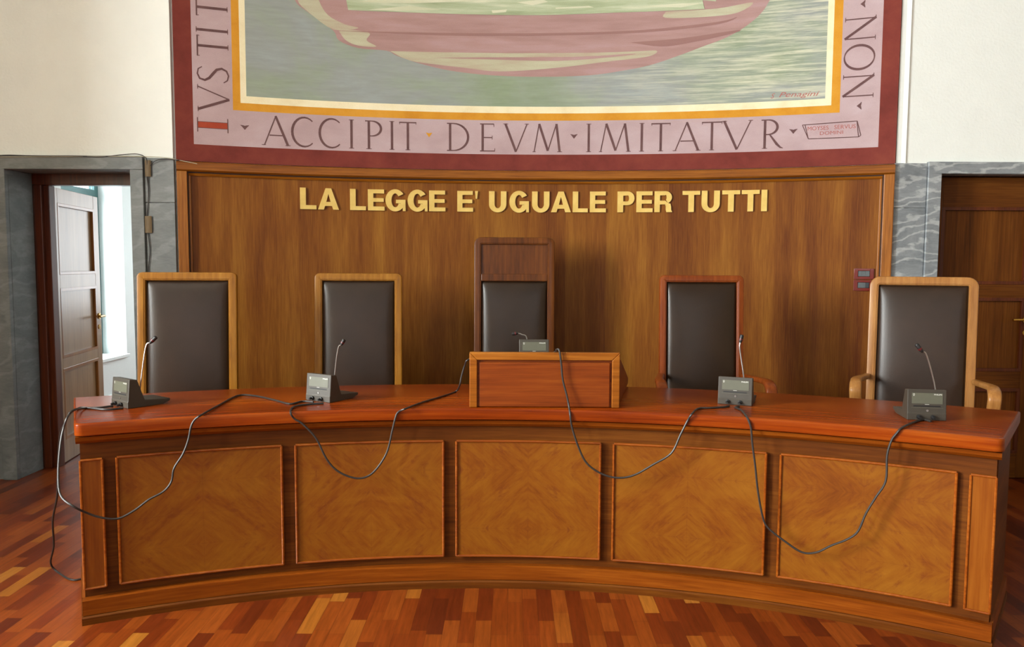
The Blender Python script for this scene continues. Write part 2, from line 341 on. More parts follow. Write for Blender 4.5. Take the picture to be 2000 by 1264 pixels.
# ------------------------------------------------------------------ mesh helpers
class MB:
    """collects polygons (with uv and material slot) and links them as one mesh object"""
    def __init__(s): s.v = []; s.f = []; s.uv = []; s.mi = []
    def face(s, pts, uvs=None, mi=0):
        b = len(s.v); s.v += [tuple(p) for p in pts]; s.f.append(list(range(b, b + len(pts))))
        s.uv.append(uvs or [(p[0], p[2]) for p in pts]); s.mi.append(mi)
    def box(s, x0, x1, y0, y1, z0, z1, mi=0, M4=None):
        P = [Vector((x, y, z)) for x in (x0, x1) for y in (y0, y1) for z in (z0, z1)]
        q = [(0, 1, 3, 2), (4, 6, 7, 5), (0, 4, 5, 1), (2, 3, 7, 6), (0, 2, 6, 4), (1, 5, 7, 3)]
        for k, f in enumerate(q):
            pts = [P[i] for i in f]
            if k < 2: uv = [(p.y, p.z) for p in pts]
            elif k < 4: uv = [(p.x, p.z) for p in pts]
            else: uv = [(p.x, p.y) for p in pts]
            if M4: pts = [M4 @ p for p in pts]
            s.face(pts, uv, mi)
    def build(s, name, mats, parent=None, smooth=False, bevel=0, segs=2, merge=1e-5, angle=35):
        me = bpy.data.meshes.new(name); me.from_pydata(s.v, [], s.f)
        uvl = me.uv_layers.new(name='UVMap')
        k = 0
        for poly, uv in zip(me.polygons, s.uv):
            for li, c in zip(poly.loop_indices, uv): uvl.data[li].uv = c
        mats = mats if isinstance(mats, (list, tuple)) else [mats]
        for m in mats: me.materials.append(m)
        for poly, i in zip(me.polygons, s.mi): poly.material_index = i
        bm = bmesh.new(); bm.from_mesh(me)
        if merge: bmesh.ops.remove_doubles(bm, verts=bm.verts, dist=merge)
        bmesh.ops.recalc_face_normals(bm, faces=bm.faces)
        if bevel:
            es = [e for e in bm.edges if len(e.link_faces) == 2 and e.calc_face_angle(0) > math.radians(angle)]
            bmesh.ops.bevel(bm, geom=es, offset=bevel, segments=segs, profile=0.5, affect='EDGES', clamp_overlap=True)
        if smooth:
            for f in bm.faces: f.smooth = True
            for e in bm.edges:
                if len(e.link_faces) == 2 and e.calc_face_angle(0) > math.radians(40): e.smooth = False
        bm.to_mesh(me); bm.free()
        o = bpy.data.objects.new(name, me); COL.objects.link(o)
        if parent: o.parent = parent
        return o
def tag(o, label=None, cat=None, group=None, kind=None):
    if label: o['label'] = label
    if cat: o['category'] = cat
    if group: o['group'] = group
    if kind: o['kind'] = kind
    return o
def thing(name, label, cat, loc=(0, 0, 0), rz=0, group=None):
    o = bpy.data.objects.new(name, None); COL.objects.link(o); o.location = loc; o.rotation_euler = (0, 0, rz)
    o.empty_display_size = 0.1
    return tag(o, label, cat, group)
def sweep(mb, cx, cy, prof, a0, a1, n=48, mi=0, caps=True, closed=True, u0=0.0):
    """sweep an (r, z) profile round the vertical axis (cx, cy)"""
    m = len(prof); d = [0.0]
    for i in range(m): d.append(d[-1] + math.dist(prof[i], prof[(i + 1) % m]))
    rm = sum(p[0] for p in prof) / m
    def pt(i, a): r, z = prof[i % m]; return Vector((cx + r * math.sin(a), cy + r * math.cos(a), z))
    rng = m if closed else m - 1
    for k in range(n):
        b0 = a0 + (a1 - a0) * k / n; b1 = a0 + (a1 - a0) * (k + 1) / n
        for i in range(rng):
            uv = [(rm * b0 - u0, d[i]), (rm * b1 - u0, d[i]), (rm * b1 - u0, d[i + 1]), (rm * b0 - u0, d[i + 1])]
            mb.face([pt(i, b0), pt(i, b1), pt(i + 1, b1), pt(i + 1, b0)], uv, mi)
    if caps and closed:
        for a in (a0, a1): mb.face([pt(i, a) for i in range(m)], [(p[0], p[1]) for p in prof], mi)
def catmull(pts, sub=6):
    P = [Vector(p) for p in pts]; out = []
    for i in range(len(P) - 1):
        p0 = P[i - 1] if i else P[i] * 2 - P[i + 1]; p1, p2 = P[i], P[i + 1]
        p3 = P[i + 2] if i + 2 < len(P) else P[i + 1] * 2 - P[i]
        for k in range(sub):
            t = k / sub
            out.append(0.5 * ((2 * p1) + (p2 - p0) * t + (2 * p0 - 5 * p1 + 4 * p2 - p3) * t * t + (3 * p1 - p0 - 3 * p2 + p3) * t ** 3))
    out.append(P[-1]); return out
def tube(mb, pts, rad, n=8, mi=0):
    R = rad if isinstance(rad, (list, tuple)) else [rad] * len(pts)
    rings = []; up = Vector((0, 0, 1)); last = None
    for i, p in enumerate(pts):
        t = (pts[min(i + 1, len(pts) - 1)] - pts[max(i - 1, 0)]).normalized()
        s = last if last is not None else (Vector((1, 0, 0)) if abs(t.x) < 0.8 else up)
        s = (s - t * s.dot(t)).normalized(); last = s; q = t.cross(s)
        rings.append([p + (s * math.cos(2 * PI * k / n) + q * math.sin(2 * PI * k / n)) * R[i] for k in range(n)])
    for a, b in zip(rings, rings[1:]):
        for k in range(n): mb.face([a[k], a[(k + 1) % n], b[(k + 1) % n], b[k]], None, mi)
    mb.face(rings[0][::-1], None, mi); mb.face(rings[-1], None, mi)

# ------------------------------------------------------------------ the court room shell
CEIL = 4.6; XR, YB, YF = 5.2, -6.0, 5.0
def struct(mb, name, mats, **k): return tag(mb.build(name, mats, **k), kind='structure')
f = MB(); f.box(-5.6, 5.6, -6.4, 9.4, -0.12, 0.0); struct(f, 'floor', M['parquet'])
f = MB(); f.box(-5.4, 5.4, -6.2, 5.6, CEIL, CEIL + 0.15); struct(f, 'ceiling', M['ceiling'])
# front wall: left piece with the door opening, right piece with the door opening
DL0, DL1, DTOP = -3.20, -2.41, 1.995
DR0, DR1 = 2.70, 3.47
AP0, AP1 = -2.15, 2.424
f = MB()
f.box(XL - .2, DL0 - .03, YF, YF + .25, 0, CEIL); f.box(DL0 - .03, DL1 + .03, YF, YF + .25, DTOP + .03, CEIL); f.box(DL1 + .03, AP0, YF, YF + .25, 0, CEIL)
f.box(AP1, DR0 - .03, YF, YF + .25, 0, CEIL); f.box(DR0 - .03, DR1 + .03, YF, YF + .25, DTOP + .03, CEIL); f.box(DR1 + .03, XR + .2, YF, YF + .25, 0, CEIL)
struct(f, 'wall_front', M['plaster'])
f = MB(); A0, A1 = -2.36 / RW, 2.42 / RW
sweep(f, WX, WY, [(RW + .012, 0), (RW + .012, CEIL), (RW + .12, CEIL), (RW + .12, 0)], A0, A1, 60); struct(f, 'wall_niche', M['plaster'])
def wall_with_windows(name, axis, fixed, thick, a0, a1, wins, z0, z1, mat):
    mb = MB(); edges = [a0] + [e for w_ in wins for e in w_] + [a1]
    def bx(p, q, zz0, zz1):
        lo, hi = sorted((fixed, fixed + thick))
        if axis == 'x': mb.box(lo, hi, p, q, zz0, zz1)
        else: mb.box(p, q, lo, hi, zz0, zz1)
    for i in range(0, len(edges), 2): bx(edges[i], edges[i + 1], 0, CEIL)
    for p, q in wins: bx(p, q, 0, z0); bx(p, q, z1, CEIL)
    struct(mb, name, mat)
wall_with_windows('wall_left', 'x', XL, -TL, YB - .2, YF, WIN_L, 1.2, 3.9, M['back_wall'])
wall_with_windows('wall_back', 'y', YB, -.2, XL, XR, WIN_B, 1.3, 3.9, M['back_wall'])
f = MB(); f.box(XR, XR + .2, YB - .2, YF, 0, CEIL); struct(f, 'wall_right', M['back_wall'])

def sash(mb, axis, fixed, p, q, z0, z1, t=0.05, d=0.05, rows=3, cols=2):
    def bx(a, b, c, e):
        if axis == 'x': mb.box(fixed - d / 2, fixed + d / 2, a, b, c, e)
        else: mb.box(a, b, fixed - d / 2, fixed + d / 2, c, e)
    bx(p, p + t, z0, z1); bx(q - t, q, z0, z1); bx(p + t, q - t, z0, z0 + t); bx(p + t, q - t, z1 - t, z1)
    for k in range(1, cols):
        c = p + (q - p) * k / cols; bx(c - t / 2, c + t / 2, z0 + t, z1 - t)
    for k in range(1, rows):
        c = z0 + (z1 - z0) * k / rows; bx(p + t, q - t, c - t / 3, c + t / 3)
n = 2
for p, q in WIN_L:
    mb = MB(); sash(mb, 'x', XL - TL + .14, p, q, 1.2, 3.9); struct(mb, 'window_%d' % n, M['white']); n += 1
for p, q in WIN_B:
    mb = MB(); sash(mb, 'y', YB - .08, p, q, 1.3, 3.9); struct(mb, 'window_%d' % n, M['white']); n += 1  # sashes of the unseen back-wall windows added for fill

# marble cladding and door surrounds
def clad(name, pieces, mat, bevel=0.003):
    mb = MB()
    for b in pieces: mb.box(*b)
    return struct(mb, name, mat, bevel=bevel)
CT = 2.08
clad('trim_1', [(DL0 - .09, DL0, YF - .035, YF - .001, 0, DTOP), (DL1, DL1 + .082, YF - .035, YF - .001, 0, DTOP - .001),
                (DL0 - .09, DL1 + .082, YF - .035, YF - .001, DTOP, CT), (DL0 - .028, DL0, YF, YF + .25, 0, DTOP), (DL1, DL1 + .028, YF, YF + .25, 0, DTOP), (DL0 - .028, DL1 + .028, YF, YF + .25, DTOP + .001, DTOP + .028)], M['marble'])
clad('trim_2', [(DL1 + .084, AP0 + .012, YF - .018, YF, 0, .58), (DL1 + .084, AP0 + .012, YF - .018, YF, .583, 1.18),
                (DL1 + .084, AP0 + .012, YF - .018, YF, 1.183, 1.788), (DL1 + .084, AP0 + .012, YF - .018, YF, 1.791, CT - .012),
                (XL, DL0 - .092, YF - .018, YF, 0, CT - .03)], M['marble'])
clad('trim_3', [(DR0 - .082, DR0, YF - .035, YF - .001, 0, DTOP), (DR1, DR1 + .09, YF - .035, YF - .001, 0, DTOP),
                (DR0 - .082, DR1 + .09, YF - .035, YF - .001, DTOP, CT - .012), (DR0 - .028, DR0, YF, YF + .12, 0, DTOP), (DR1, DR1 + .028, YF, YF + .12, 0, DTOP), (DR0 - .028, DR1 + .028, YF, YF + .12, DTOP + .001, DTOP + .028)], M['marble_veined'])
clad('trim_4', [(AP1 - .012, DR0 - .084, YF - .018, YF, 0, .58), (AP1 - .012, DR0 - .084, YF - .018, YF, .583, 1.18),
                (AP1 - .012, DR0 - .084, YF - .018, YF, 1.183, 1.778), (AP1 - .012, DR0 - .084, YF - .018, YF, 1.781, CT - .02),
                (DR1 + .092, XR, YF - .018, YF, 0, CT - .03)], M['marble_veined'])
# door jambs in dark wood behind the left marble
mb = MB()
mb.box(DL0 - .0, DL0 + .05, YF + .26, YF + .32, 0, 1.925); mb.box(DL0 - .05, DL0 + .085, YF + .29, YF + .36, 0, 1.925)
mb.box(DL1 - .035, DL1 + .08, YF + .26, YF + .34, 0, 1.925); mb.box(DL0 - .05, DL1 + .08, YF + .26, YF + .34, 1.925, 2.06)
struct(mb, 'trim_5', M['door_frame'], bevel=0.004)
# low wooden skirting in front of the left cladding is not seen; narrow brass-toned threshold strip
# ------------------------------------------------------------------ doors
def panelled_leaf(name, w_, h_, t, rails, stile, mat_st, mat_rail, mat_panel, mould='door_frame'):
    """leaf in local x (0..w), y thickness, z; rails = list of (z0, z1) of solid rails"""
    d = bpy.data.objects.new(name, None); COL.objects.link(d); tag(d, kind='structure')
    mb = MB(); mb.box(0, stile, 0, t, 0, h_); mb.box(w_ - stile, w_, 0, t, 0, h_)
    mb.build('stile', mat_st, d, bevel=0.003)
    mb = MB()
    for z0, z1 in rails: mb.box(stile, w_ - stile, 0.0005, t - .0005, z0, z1)
    mb.build('rail', mat_rail, d, bevel=0.002)
    for (a, b), (c, e) in zip(rails, rails[1:]):
        mb = MB(); mb.box(stile + .001, w_ - stile - .001, t * .42, t * .58, b, c)
        pn = mb.build('door_panel', mat_panel, d); mb = MB()
        for y0, y1 in ((-.002, t * .42), (t * .58, t + .002)):   # moulding round the recessed panel
            mb.box(stile - .004, w_ - stile + .004, y0, y1, b - .004, b + .017); mb.box(stile - .004, w_ - stile + .004, y0, y1, c - .017, c + .004)
            mb.box(stile - .004, stile + .017, y0, y1, b + .017, c - .017); mb.box(w_ - stile - .017, w_ - stile + .004, y0, y1, b + .017, c - .017)
        mb.build('panel_moulding', M[mould], pn, bevel=.002)
    return d
# open leaf of the left door, swung away into the next room
lf = panelled_leaf('door_1', 0.86, 1.915, 0.045, [(0, .16), (.655, .735), (1.22, 1.32), (1.81, 1.915)], .098, M['door_lit'], M['door_lit'], M['door_lit'], 'leaf_moulding')
lf.location = (-3.125, 5.33, 0.006); lf.rotation_euler = (0, 0, math.radians(99.0))
def lever(parent, x, y, z, sgn, direction):
    """lever handle with rose, local to a leaf; sgn = side of the leaf (-1 front, 1 back)"""
    mb = MB(); tube(mb, [Vector((x, y, z)), Vector((x, y + sgn * .01, z))], .022, 16)
    tube(mb, [Vector((x, y + sgn * .01, z)), Vector((x, y + sgn * .045, z))], .009, 10)
    tube(mb, catmull([(x, y + sgn * .045, z), (x + direction * .03, y + sgn * .05, z + .002), (x + direction * .11, y + sgn * .048, z + .001)], 5), .0085, 10)
    mb.build('door_handle', M['brass'], parent, smooth=True)
    mb = MB(); tube(mb, [Vector((x, y, z - .085)), Vector((x, y + sgn * .006, z - .085))], .017, 16)
    mb.box(x - .003, x + .003, y + sgn * .006 - .001, y + sgn * .006 + .001, z - .095, z - .078, 1)
    mb.build('keyhole_plate', [M['brass'], M['slot']], parent, smooth=True)
lever(lf, .80, 0.0, .985, -1, -1)
# right door, closed
rd = panelled_leaf('door_2', DR1 - DR0 - .006, 1.985, 0.045, [(0, .17), (.60, .72), (1.20, 1.295), (1.79, 1.985)], .10, M['door_dark'], M['door_rail'], M['door_dark'])
rd.location = (DR0 + .003, YF + .125, 0.004)
lever(rd, DR1 - DR0 - .095, 0.0, 1.06, -1, -1)
mb = MB(); mb.box(DR0 - .1, DR1 + .1, YF + .252, YF + .30, 0, 2.2); struct(mb, 'light_block_behind_door', M['door_dark'])  # unseen box added behind the closed door to stop sky light leaking
# ------------------------------------------------------------------ the little room behind the open door
SX = -3.87; WY0, WY1 = 6.75, 7.8; SZ = 0.50; WTOP = 2.55
mb = MB()
mb.box(SX - .32, SX, 5.25, WY0, 0, 3.0); mb.box(SX - .32, SX, WY1, 9.2, 0, 3.0)
mb.box(SX - .32, SX, WY0, WY1, 0, SZ - .03); mb.box(SX - .32, SX, WY0, WY1, WTOP, 3.0)
struct(mb, 'wall_side', M['white'])
mb = MB(); mb.box(SX - .32, -3.1, 9.2, 9.4, 0, 3.0); mb.box(-1.9, 1.2, 9.2, 9.4, 0, 3.0); mb.box(-3.1, -1.9, 9.2, 9.4, 0, .85); mb.box(-3.1, -1.9, 9.2, 9.4, 2.35, 3.0); struct(mb, 'wall_end', M['white'])
mb = MB(); sash(mb, 'y', 9.28, -3.1, -1.9, .85, 2.35); struct(mb, 'window_7', M['teal'])  # out-of-view window added to go with the extra fill light
mb = MB(); mb.box(-1.2, -1.0, 5.50, 9.2, 0, 3.0); struct(mb, 'wall_inner', M['white'])
mb = MB(); mb.box(SX - .2, -2.4, 5.26, 5.66, 3.0, 3.1); mb.box(SX - .2, -1.0, 5.66, 9.4, 3.0, 3.1); struct(mb, 'trim_6', M['ceiling'])
mb = MB(); mb.box(SX - .32, SX + .035, WY0 - .03, WY1 + .0, SZ - .03, SZ); struct(mb, 'trim_7', M['white'], bevel=.004)
mb = MB(); mb.box(SX, SX + .012, WY0 + .04, WY0 + .54, .16, .43); mb.box(SX, SX + .02, 5.6, 9.2, 0, .14)
mb.box(SX + .012, SX + .02, WY0 + .07, WY0 + .51, .19, .40)
struct(mb, 'trim_8', M['white'], bevel=.003)
wn = MB(); FX = SX - .26
def wb(y0, y1, z0, z1, d=.05): wn.box(FX - d / 2, FX + d / 2, y0, y1, z0, z1)
wb(WY0, WY0 + .07, SZ, WTOP); wb(WY1 - .07, WY1, SZ, WTOP); wb(WY0 + .07, WY1 - .07, SZ, SZ + .07); wb(WY0 + .07, WY1 - .07, WTOP - .06, WTOP)
wb(WY0 + .07, WY1 - .07, 2.02, 2.12, .06); ym = (WY0 + WY1) / 2; wb(ym - .035, ym + .035, SZ + .07, 2.02); wb(ym - .03, ym + .03, 2.12, WTOP - .06)
wb(WY0 + .07, ym - .035, 1.88, 1.91, .035); wb(ym + .035, WY1 - .07, 1.88, 1.91, .035)
w1 = struct(wn, 'window_1', M['teal'], bevel=.004)
mb = MB(); mb.box(FX - .003, FX + .003, WY0 + .07, WY1 - .07, SZ + .07, WTOP - .06); mb.build('pane', M['glass'], w1)

# ------------------------------------------------------------------ wall panelling
pan = thing('wall_panelling', 'curved brown veneered panelling with mitred frame behind the five chairs', 'panelling', wall_pt(0, 0, .0))
def at_parent(o, par):
    o.parent = par; o.matrix_parent_inverse = Matrix.Translation(-par.location) if par.rotation_euler.z == 0 else par.matrix_world.inverted(); return o
PU0, PU1, PZ = -2.315, 2.36, 2.052
def wsweep(name, prof_off, u0, u1, mat, n=60, bevel=0, smooth=False):
    """prof_off: (offset in front of the wall, z)"""
    mb = MB(); sweep(mb, WX, WY, [(RW - o, z) for o, z in prof_off], u0 / RW, u1 / RW, n)
    return mb.build(name, mat, bevel=bevel, smooth=smooth)
# veneer field; uv = (arc length, height)
mb = MB()
for k in range(80):
    a = PU0 + .05 + (PU1 - PU0 - .1) * k / 80; b = PU0 + .05 + (PU1 - PU0 - .1) * (k + 1) / 80
    mb.face([wall_pt(a, .02, .004), wall_pt(b, .02, .004), wall_pt(b, 2.0, .004), wall_pt(a, 2.0, .004)], [(a, .02), (b, .02), (b, 2.0), (a, 2.0)])
at_parent(mb.build('veneer_panel', M['wall_veneer'], smooth=True), pan)
at_parent(wsweep('frame', [(0, 1.99), (.03, 1.99), (.045, 2.0), (.045, 2.045), (.035, PZ), (0, PZ)], PU0, PU1, M['wall_frame']), pan)
for s0, s1 in ((PU0, PU0 + .062), (PU1 - .062, PU1)):
    at_parent(wsweep('frame', [(0, 0), (.045, 0), (.045, 1.99), (0, 1.99)], s0, s1, M['wall_frame_side'], 3, bevel=.004), pan)
at_parent(wsweep('groove', [(0, 1.983), (.016, 1.983), (.016, 1.99), (0, 1.99)], PU0 + .06, PU1 - .06, M['dark_groove']), pan)
at_parent(wsweep('moulding', [(0, 1.966), (.012, 1.966), (.018, 1.974), (.012, 1.983), (0, 1.983)], PU0 + .07, PU1 - .07, M['wall_frame']), pan)
for s0, s1, t0, t1 in ((PU0 + .062, PU0 + .069, PU0 + .069, PU0 + .083), (PU1 - .069, PU1 - .062, PU1 - .083, PU1 - .069)):
    at_parent(wsweep('groove', [(0, 0), (.016, 0), (.016, 1.983), (0, 1.983)], s0, s1, M['dark_groove'], 2), pan)
    at_parent(wsweep('moulding', [(0, 0), (.016, 0), (.016, 1.966), (0, 1.966)], t0, t1, M['wall_frame_side'], 2, bevel=.003), pan)

# ------------------------------------------------------------------ mural
mural = thing('mural', 'large painted mural with maroon border and Latin inscription above the panelling', 'painting', wall_pt(0, 2.06, 0))
MZ = 4.35
us = [-2.315, -2.208, -1.968, -1.921, -1.884, 1.934, 1.972, 2.024, 2.258, 2.36]
zs = [2.058, 2.166, 2.396, 2.445, 2.490, 3.92, 3.96, 4.01, 4.24, MZ]
ring = [0, 1, 2, 3, 4, 3, 2, 1, 0]
mb = MB()
for j in range(9):
    for i in range(9):
        mi = min(ring[i], ring[j])
        nn = 36 if i == 4 else 2
        for k in range(nn):
            a = us[i] + (us[i + 1] - us[i]) * k / nn; b = us[i] + (us[i + 1] - us[i]) * (k + 1) / nn
            z0, z1 = zs[j], zs[j + 1]
            mb.face([wall_pt(a, z0, .012), wall_pt(b, z0, .012), wall_pt(b, z1, .012), wall_pt(a, z1, .012)], [(a, z0), (b, z0), (b, z1), (a, z1)], mi)
nn = 40
for k in range(nn):   # bottom edge of the canvas
    a = us[0] + (us[-1] - us[0]) * k / nn; b = us[0] + (us[-1] - us[0]) * (k + 1) / nn
    mb.face([wall_pt(a, zs[0], .012), wall_pt(b, zs[0], .012), wall_pt(b, zs[0], -.01), wall_pt(a, zs[0], -.01)], None, 0)
for u in (us[0], us[-1]):
    mb.face([wall_pt(u, zs[0], .012), wall_pt(u, zs[0], -.01), wall_pt(u, MZ, -.01), wall_pt(u, MZ, .012)], None, 0)
at_parent(mb.build('canvas', [M['maroon'], M['mauve'], M['ochre'], M['cream'], M['field']], smooth=True), mural)

def poly_on_wall(mb, poly, off, mi=0):
    """painted shape: polygon in (u, z), cut into narrow strips that follow the curve"""
    from mathutils.geometry import tessellate_polygon
    bmx = bmesh.new(); vv = [bmx.verts.new((p[0], 0, p[1])) for p in poly]
    bmx.faces.new(vv)
    lo = min(p[0] for p in poly); hi = max(p[0] for p in poly); n_ = max(1, int((hi - lo) / .12))
    for k in range(1, n_ + 1):
        x = lo + (hi - lo) * k / (n_ + 1)
        bmesh.ops.bisect_plane(bmx, geom=bmx.verts[:] + bmx.edges[:] + bmx.faces[:], plane_co=(x, 0, 0), plane_no=(1, 0, 0))
    bmesh.ops.triangulate(bmx, faces=bmx.faces)
    for fc in bmx.faces:
        q = [(v.co.x, v.co.z) for v in fc.verts]
        mb.face([wall_pt(a, b, off) for a, b in q], q, mi)
    bmx.free()
def px_poly(pts, sm=4):
    P = [Vector((*wall_uz(x, y), 0)) for x, y in pts]; return P
def shape(pts, sub=4, smooth=True):
    P = [(x, y, 0) for x, y in pts]
    if smooth: P = catmull(P, sub)
    return [wall_uz(p[0], p[1]) for p in P]
art = MB()
TOPY = -170
sil = shape([(560, -60), (575, 0), (600, 24), (650, 60), (662, 80), (700, 95), (755, 100), (775, 110), (820, 125), (880, 139), (960, 148), (1060, 151), (1150, 148), (1210, 140), (1270, 128), (1330, 108), (1372, 92), (1410, 78), (1445, 60), (1475, 38), (1496, 14), (1512, -20), (1516, -60)])
poly_on_wall(art, sil, .0126, 0)
poly_on_wall(art, shape([(590, -40), (581, 0), (604, 26), (652, 59), (700, 56), (672, 48), (640, 30), (622, 0), (612, -40)]), .0134, 2)
poly_on_wall(art, shape([(662, 62), (690, 60), (722, 66), (716, 80), (735, 92), (700, 90), (676, 80), (662, 62)]), .0134, 2)
poly_on_wall(art, shape([(762, 101), (860, 103), (1000, 105), (1160, 104), (1250, 101), (1282, 100), (1276, 108), (1250, 114), (1180, 122), (1110, 131), (1020, 139), (960, 140), (905, 133), (860, 128), (800, 119), (762, 101)]), .0134, 2)
poly_on_wall(art, shape([(840, 114), (950, 117), (1090, 120), (1200, 112), (1240, 106), (1120, 112), (950, 113), (840, 114)]), .0142, 0)
poly_on_wall(art, shape([(655, 61), (700, 62), (850, 65), (1050, 66), (1250, 60), (1400, 44), (1440, 34), (1400, 49), (1250, 65), (1050, 71), (850, 70), (655, 61)]), .0138, 1)
poly_on_wall(art, shape([(1230, 84), (1330, 76), (1440, 60), (1425, 68), (1340, 86), (1290, 92), (1230, 84)]), .0138, 1)
poly_on_wall(art, shape([(1300, 24), (1400, 18), (1470, 6), (1440, 26), (1380, 34), (1300, 36), (1300, 24)]), .0134, 2)
poly_on_wall(art, shape([(668, -40), (676, 0), (680, 21), (780, 25), (900, 29), (1060, 31), (1200, 26), (1376, 19), (1372, 2), (1398, 4), (1404, -40)], smooth=False), .0154, 3)
for q in ([(700, 5), (800, 8), (930, 3), (1000, -5), (800, -6), (700, 5)], [(720, 20), (800, 13), (860, 20), (780, 23), (720, 20)],
          [(960, 22), (990, 20), (988, 25), (962, 27), (960, 22)], [(1250, 14), (1330, 8), (1370, 8), (1330, 16), (1250, 14)],
          [(1010, 6), (1060, 0), (1070, 5), (1040, 12), (1010, 6)], [(1085, 16), (1150, 13), (1160, 16), (1085, 19), (1085, 16)]):
    poly_on_wall(art, shape(q, smooth=False), .0162, 4)
at_parent(art.build('painted_drapery', [M['cloth_mauve'], M['cloth_dark'], M['cloth_beige'], M['cloth_green'], M['cloth_light']]), mural)

# --- painted Roman capitals: every glyph is drawn in a unit box as strokes of changing width
TH, TN = 0.085, 0.04      # thick and thin stroke half-widths are taken from these (unit = letter height)
def arc(cx, cz, rx, rz, a0, a1, w0, w1, n=14, peak=None):
    out = []
    for k in range(n + 1):
        t = k / n; a = math.radians(a0 + (a1 - a0) * t)
        wd = w0 + (w1 - w0) * t if peak is None else (w0 + (peak - w0) * math.sin(PI * t))
        out.append((cx + rx * math.cos(a), cz + rz * math.sin(a), wd))
    return out
def glyph(ch, asp):
    """strokes: lists of (x, z, width) with x in letter heights"""
    w_ = asp; S = []
    def ln(x0, z0, x1, z1, a, b=None): S.append([(x0, z0, a), (x1, z1, b if b else a)])
    def serif(x, z, h=.09): S.append([(x - h, z, .018), (x, z, .03), (x + h, z, .018)])
    if ch == 'I': ln(w_ / 2, 0, w_ / 2, 1, TH, TH); serif(w_ / 2, .008); serif(w_ / 2, .992)
    elif ch == 'T': ln(w_ / 2, 0, w_ / 2, .97, TH); ln(0, .97, w_, .97, .045); serif(w_ / 2, .008); ln(.015, .90, .0, .985, .02); ln(w_ - .015, .90, w_, .985, .02)
    elif ch == 'A': ln(.09, 0, w_ * .5, 1, TN); ln(w_ - .09, 0, w_ * .5 - .01, 1, TH, TH * .9); ln(w_ * .27, .34, w_ * .73, .34, TN); serif(.07, .008, .07); serif(w_ - .09, .008, .09)
    elif ch == 'V': ln(.08, 1, w_ * .5, 0, TH); ln(w_ - .07, 1, w_ * .5, 0, TN); serif(.09, .992); serif(w_ - .08, .992, .08)
    elif ch == 'C': S.append(arc(w_ * .56, .5, w_ * .54, .5, 48, 312, TN, TN, 20, TH))
    elif ch == 'O': S.append(arc(w_ * .5, .5, w_ * .47, .49, 80, 260, TN, TN, 18, TH)); S.append(arc(w_ * .5, .5, w_ * .47, .49, 260, 440, TN, TN, 18, TH))
    elif ch == 'D': ln(w_ * .16, 0, w_ * .16, 1, TH); S.append(arc(w_ * .3, .5, w_ * .66, .48, -90, 90, TN, TN, 16, TH)); ln(w_ * .02, .98, w_ * .32, .98, TN); ln(w_ * .02, .02, w_ * .32, .02, TN)
    elif ch == 'P': ln(w_ * .25, 0, w_ * .25, 1, TH); S.append(arc(w_ * .42, .72, w_ * .5, .26, -90, 90, TN, TN, 14, TH)); ln(w_ * .05, .98, w_ * .44, .98, TN); ln(w_ * .28, .46, w_ * .43, .46, TN); serif(w_ * .25, .008, .1)
    elif ch == 'R': ln(w_ * .2, 0, w_ * .2, 1, TH); S.append(arc(w_ * .34, .73, w_ * .4, .25, -90, 90, TN, TN, 14, TH)); ln(w_ * .04, .98, w_ * .36, .98, TN); ln(w_ * .22, .48, w_ * .4, .48, TN); S.append([(w_ * .42, .47, .05), (w_ * .72, .15, TH), (w_ * .88, .03, .06), (w_ * 1.0, .0, .02)]); serif(w_ * .2, .008)
    elif ch == 'E': ln(w_ * .22, 0, w_ * .22, 1, TH); ln(w_ * .05, .98, w_ * .95, .98, TN); ln(w_ * .2, .5, w_ * .84, .5, TN); ln(w_ * .05, .02, w_ * 1.0, .02, TN); ln(w_ * .94, .99, w_ * .95, .88, .03, .02); ln(w_ * 1., .0, w_ * 1.02, .12, .03, .02); ln(w_ * .84, .43, w_ * .84, .57, .022)
    elif ch == 'M': ln(.06, 0, w_ * .22, 1, TN); ln(w_ * .22, 1, w_ * .52, .04, TH); ln(w_ * .52, .04, w_ * .80, 1, TN); ln(w_ * .80, 1, w_ - .09, 0, TH); serif(.06, .008, .06); serif(w_ - .09, .008, .09)
    elif ch == 'N': ln(w_ * .12, 0, w_ * .12, 1, TN); ln(w_ * .10, 1, w_ * .88, 0, TH); ln(w_ * .88, 0, w_ * .88, 1, TN); serif(w_ * .12, .008, .08); serif(w_ * .88, .992, .08); serif(w_ * .08, .992, .06)
    elif ch == 'S': S.append([(w_ * .92, .84, .03), (w_ * .78, .96, .04), (w_ * .5, .99, .05), (w_ * .22, .92, .06), (w_ * .14, .76, .075), (w_ * .28, .62, .085), (w_ * .55, .50, .09), (w_ * .80, .38, .085), (w_ * .88, .22, .075), (w_ * .75, .07, .06), (w_ * .48, .01, .05), (w_ * .2, .05, .04), (w_ * .05, .17, .03)])
    elif ch == '.': S.append([(0, .63, .01), (w_ * .25, .60, .06), (w_ * .5, .54, .14), (w_ * .75, .60, .06), (w_, .63, .01)])
    return S
def stroke_strips(mb, strokes, xf, off, mi=0):
    for st in strokes:
        n_ = len(st); Lf = []
        for k in range(n_):
            a = st[max(k - 1, 0)]; b = st[min(k + 1, n_ - 1)]; tx, tz = b[0] - a[0], b[1] - a[1]; q = math.hypot(tx, tz) or 1
            nx, nz = -tz / q * st[k][2] / 2, tx / q * st[k][2] / 2
            Lf.append(((st[k][0] + nx, st[k][1] + nz), (st[k][0] - nx, st[k][1] - nz)))
        for (a, b), (c, d) in zip(Lf, Lf[1:]):
            q = [xf(*a), xf(*b), xf(*d), xf(*c)]
            mb.face([wall_pt(u, z, off) for u, z in q], q, mi)
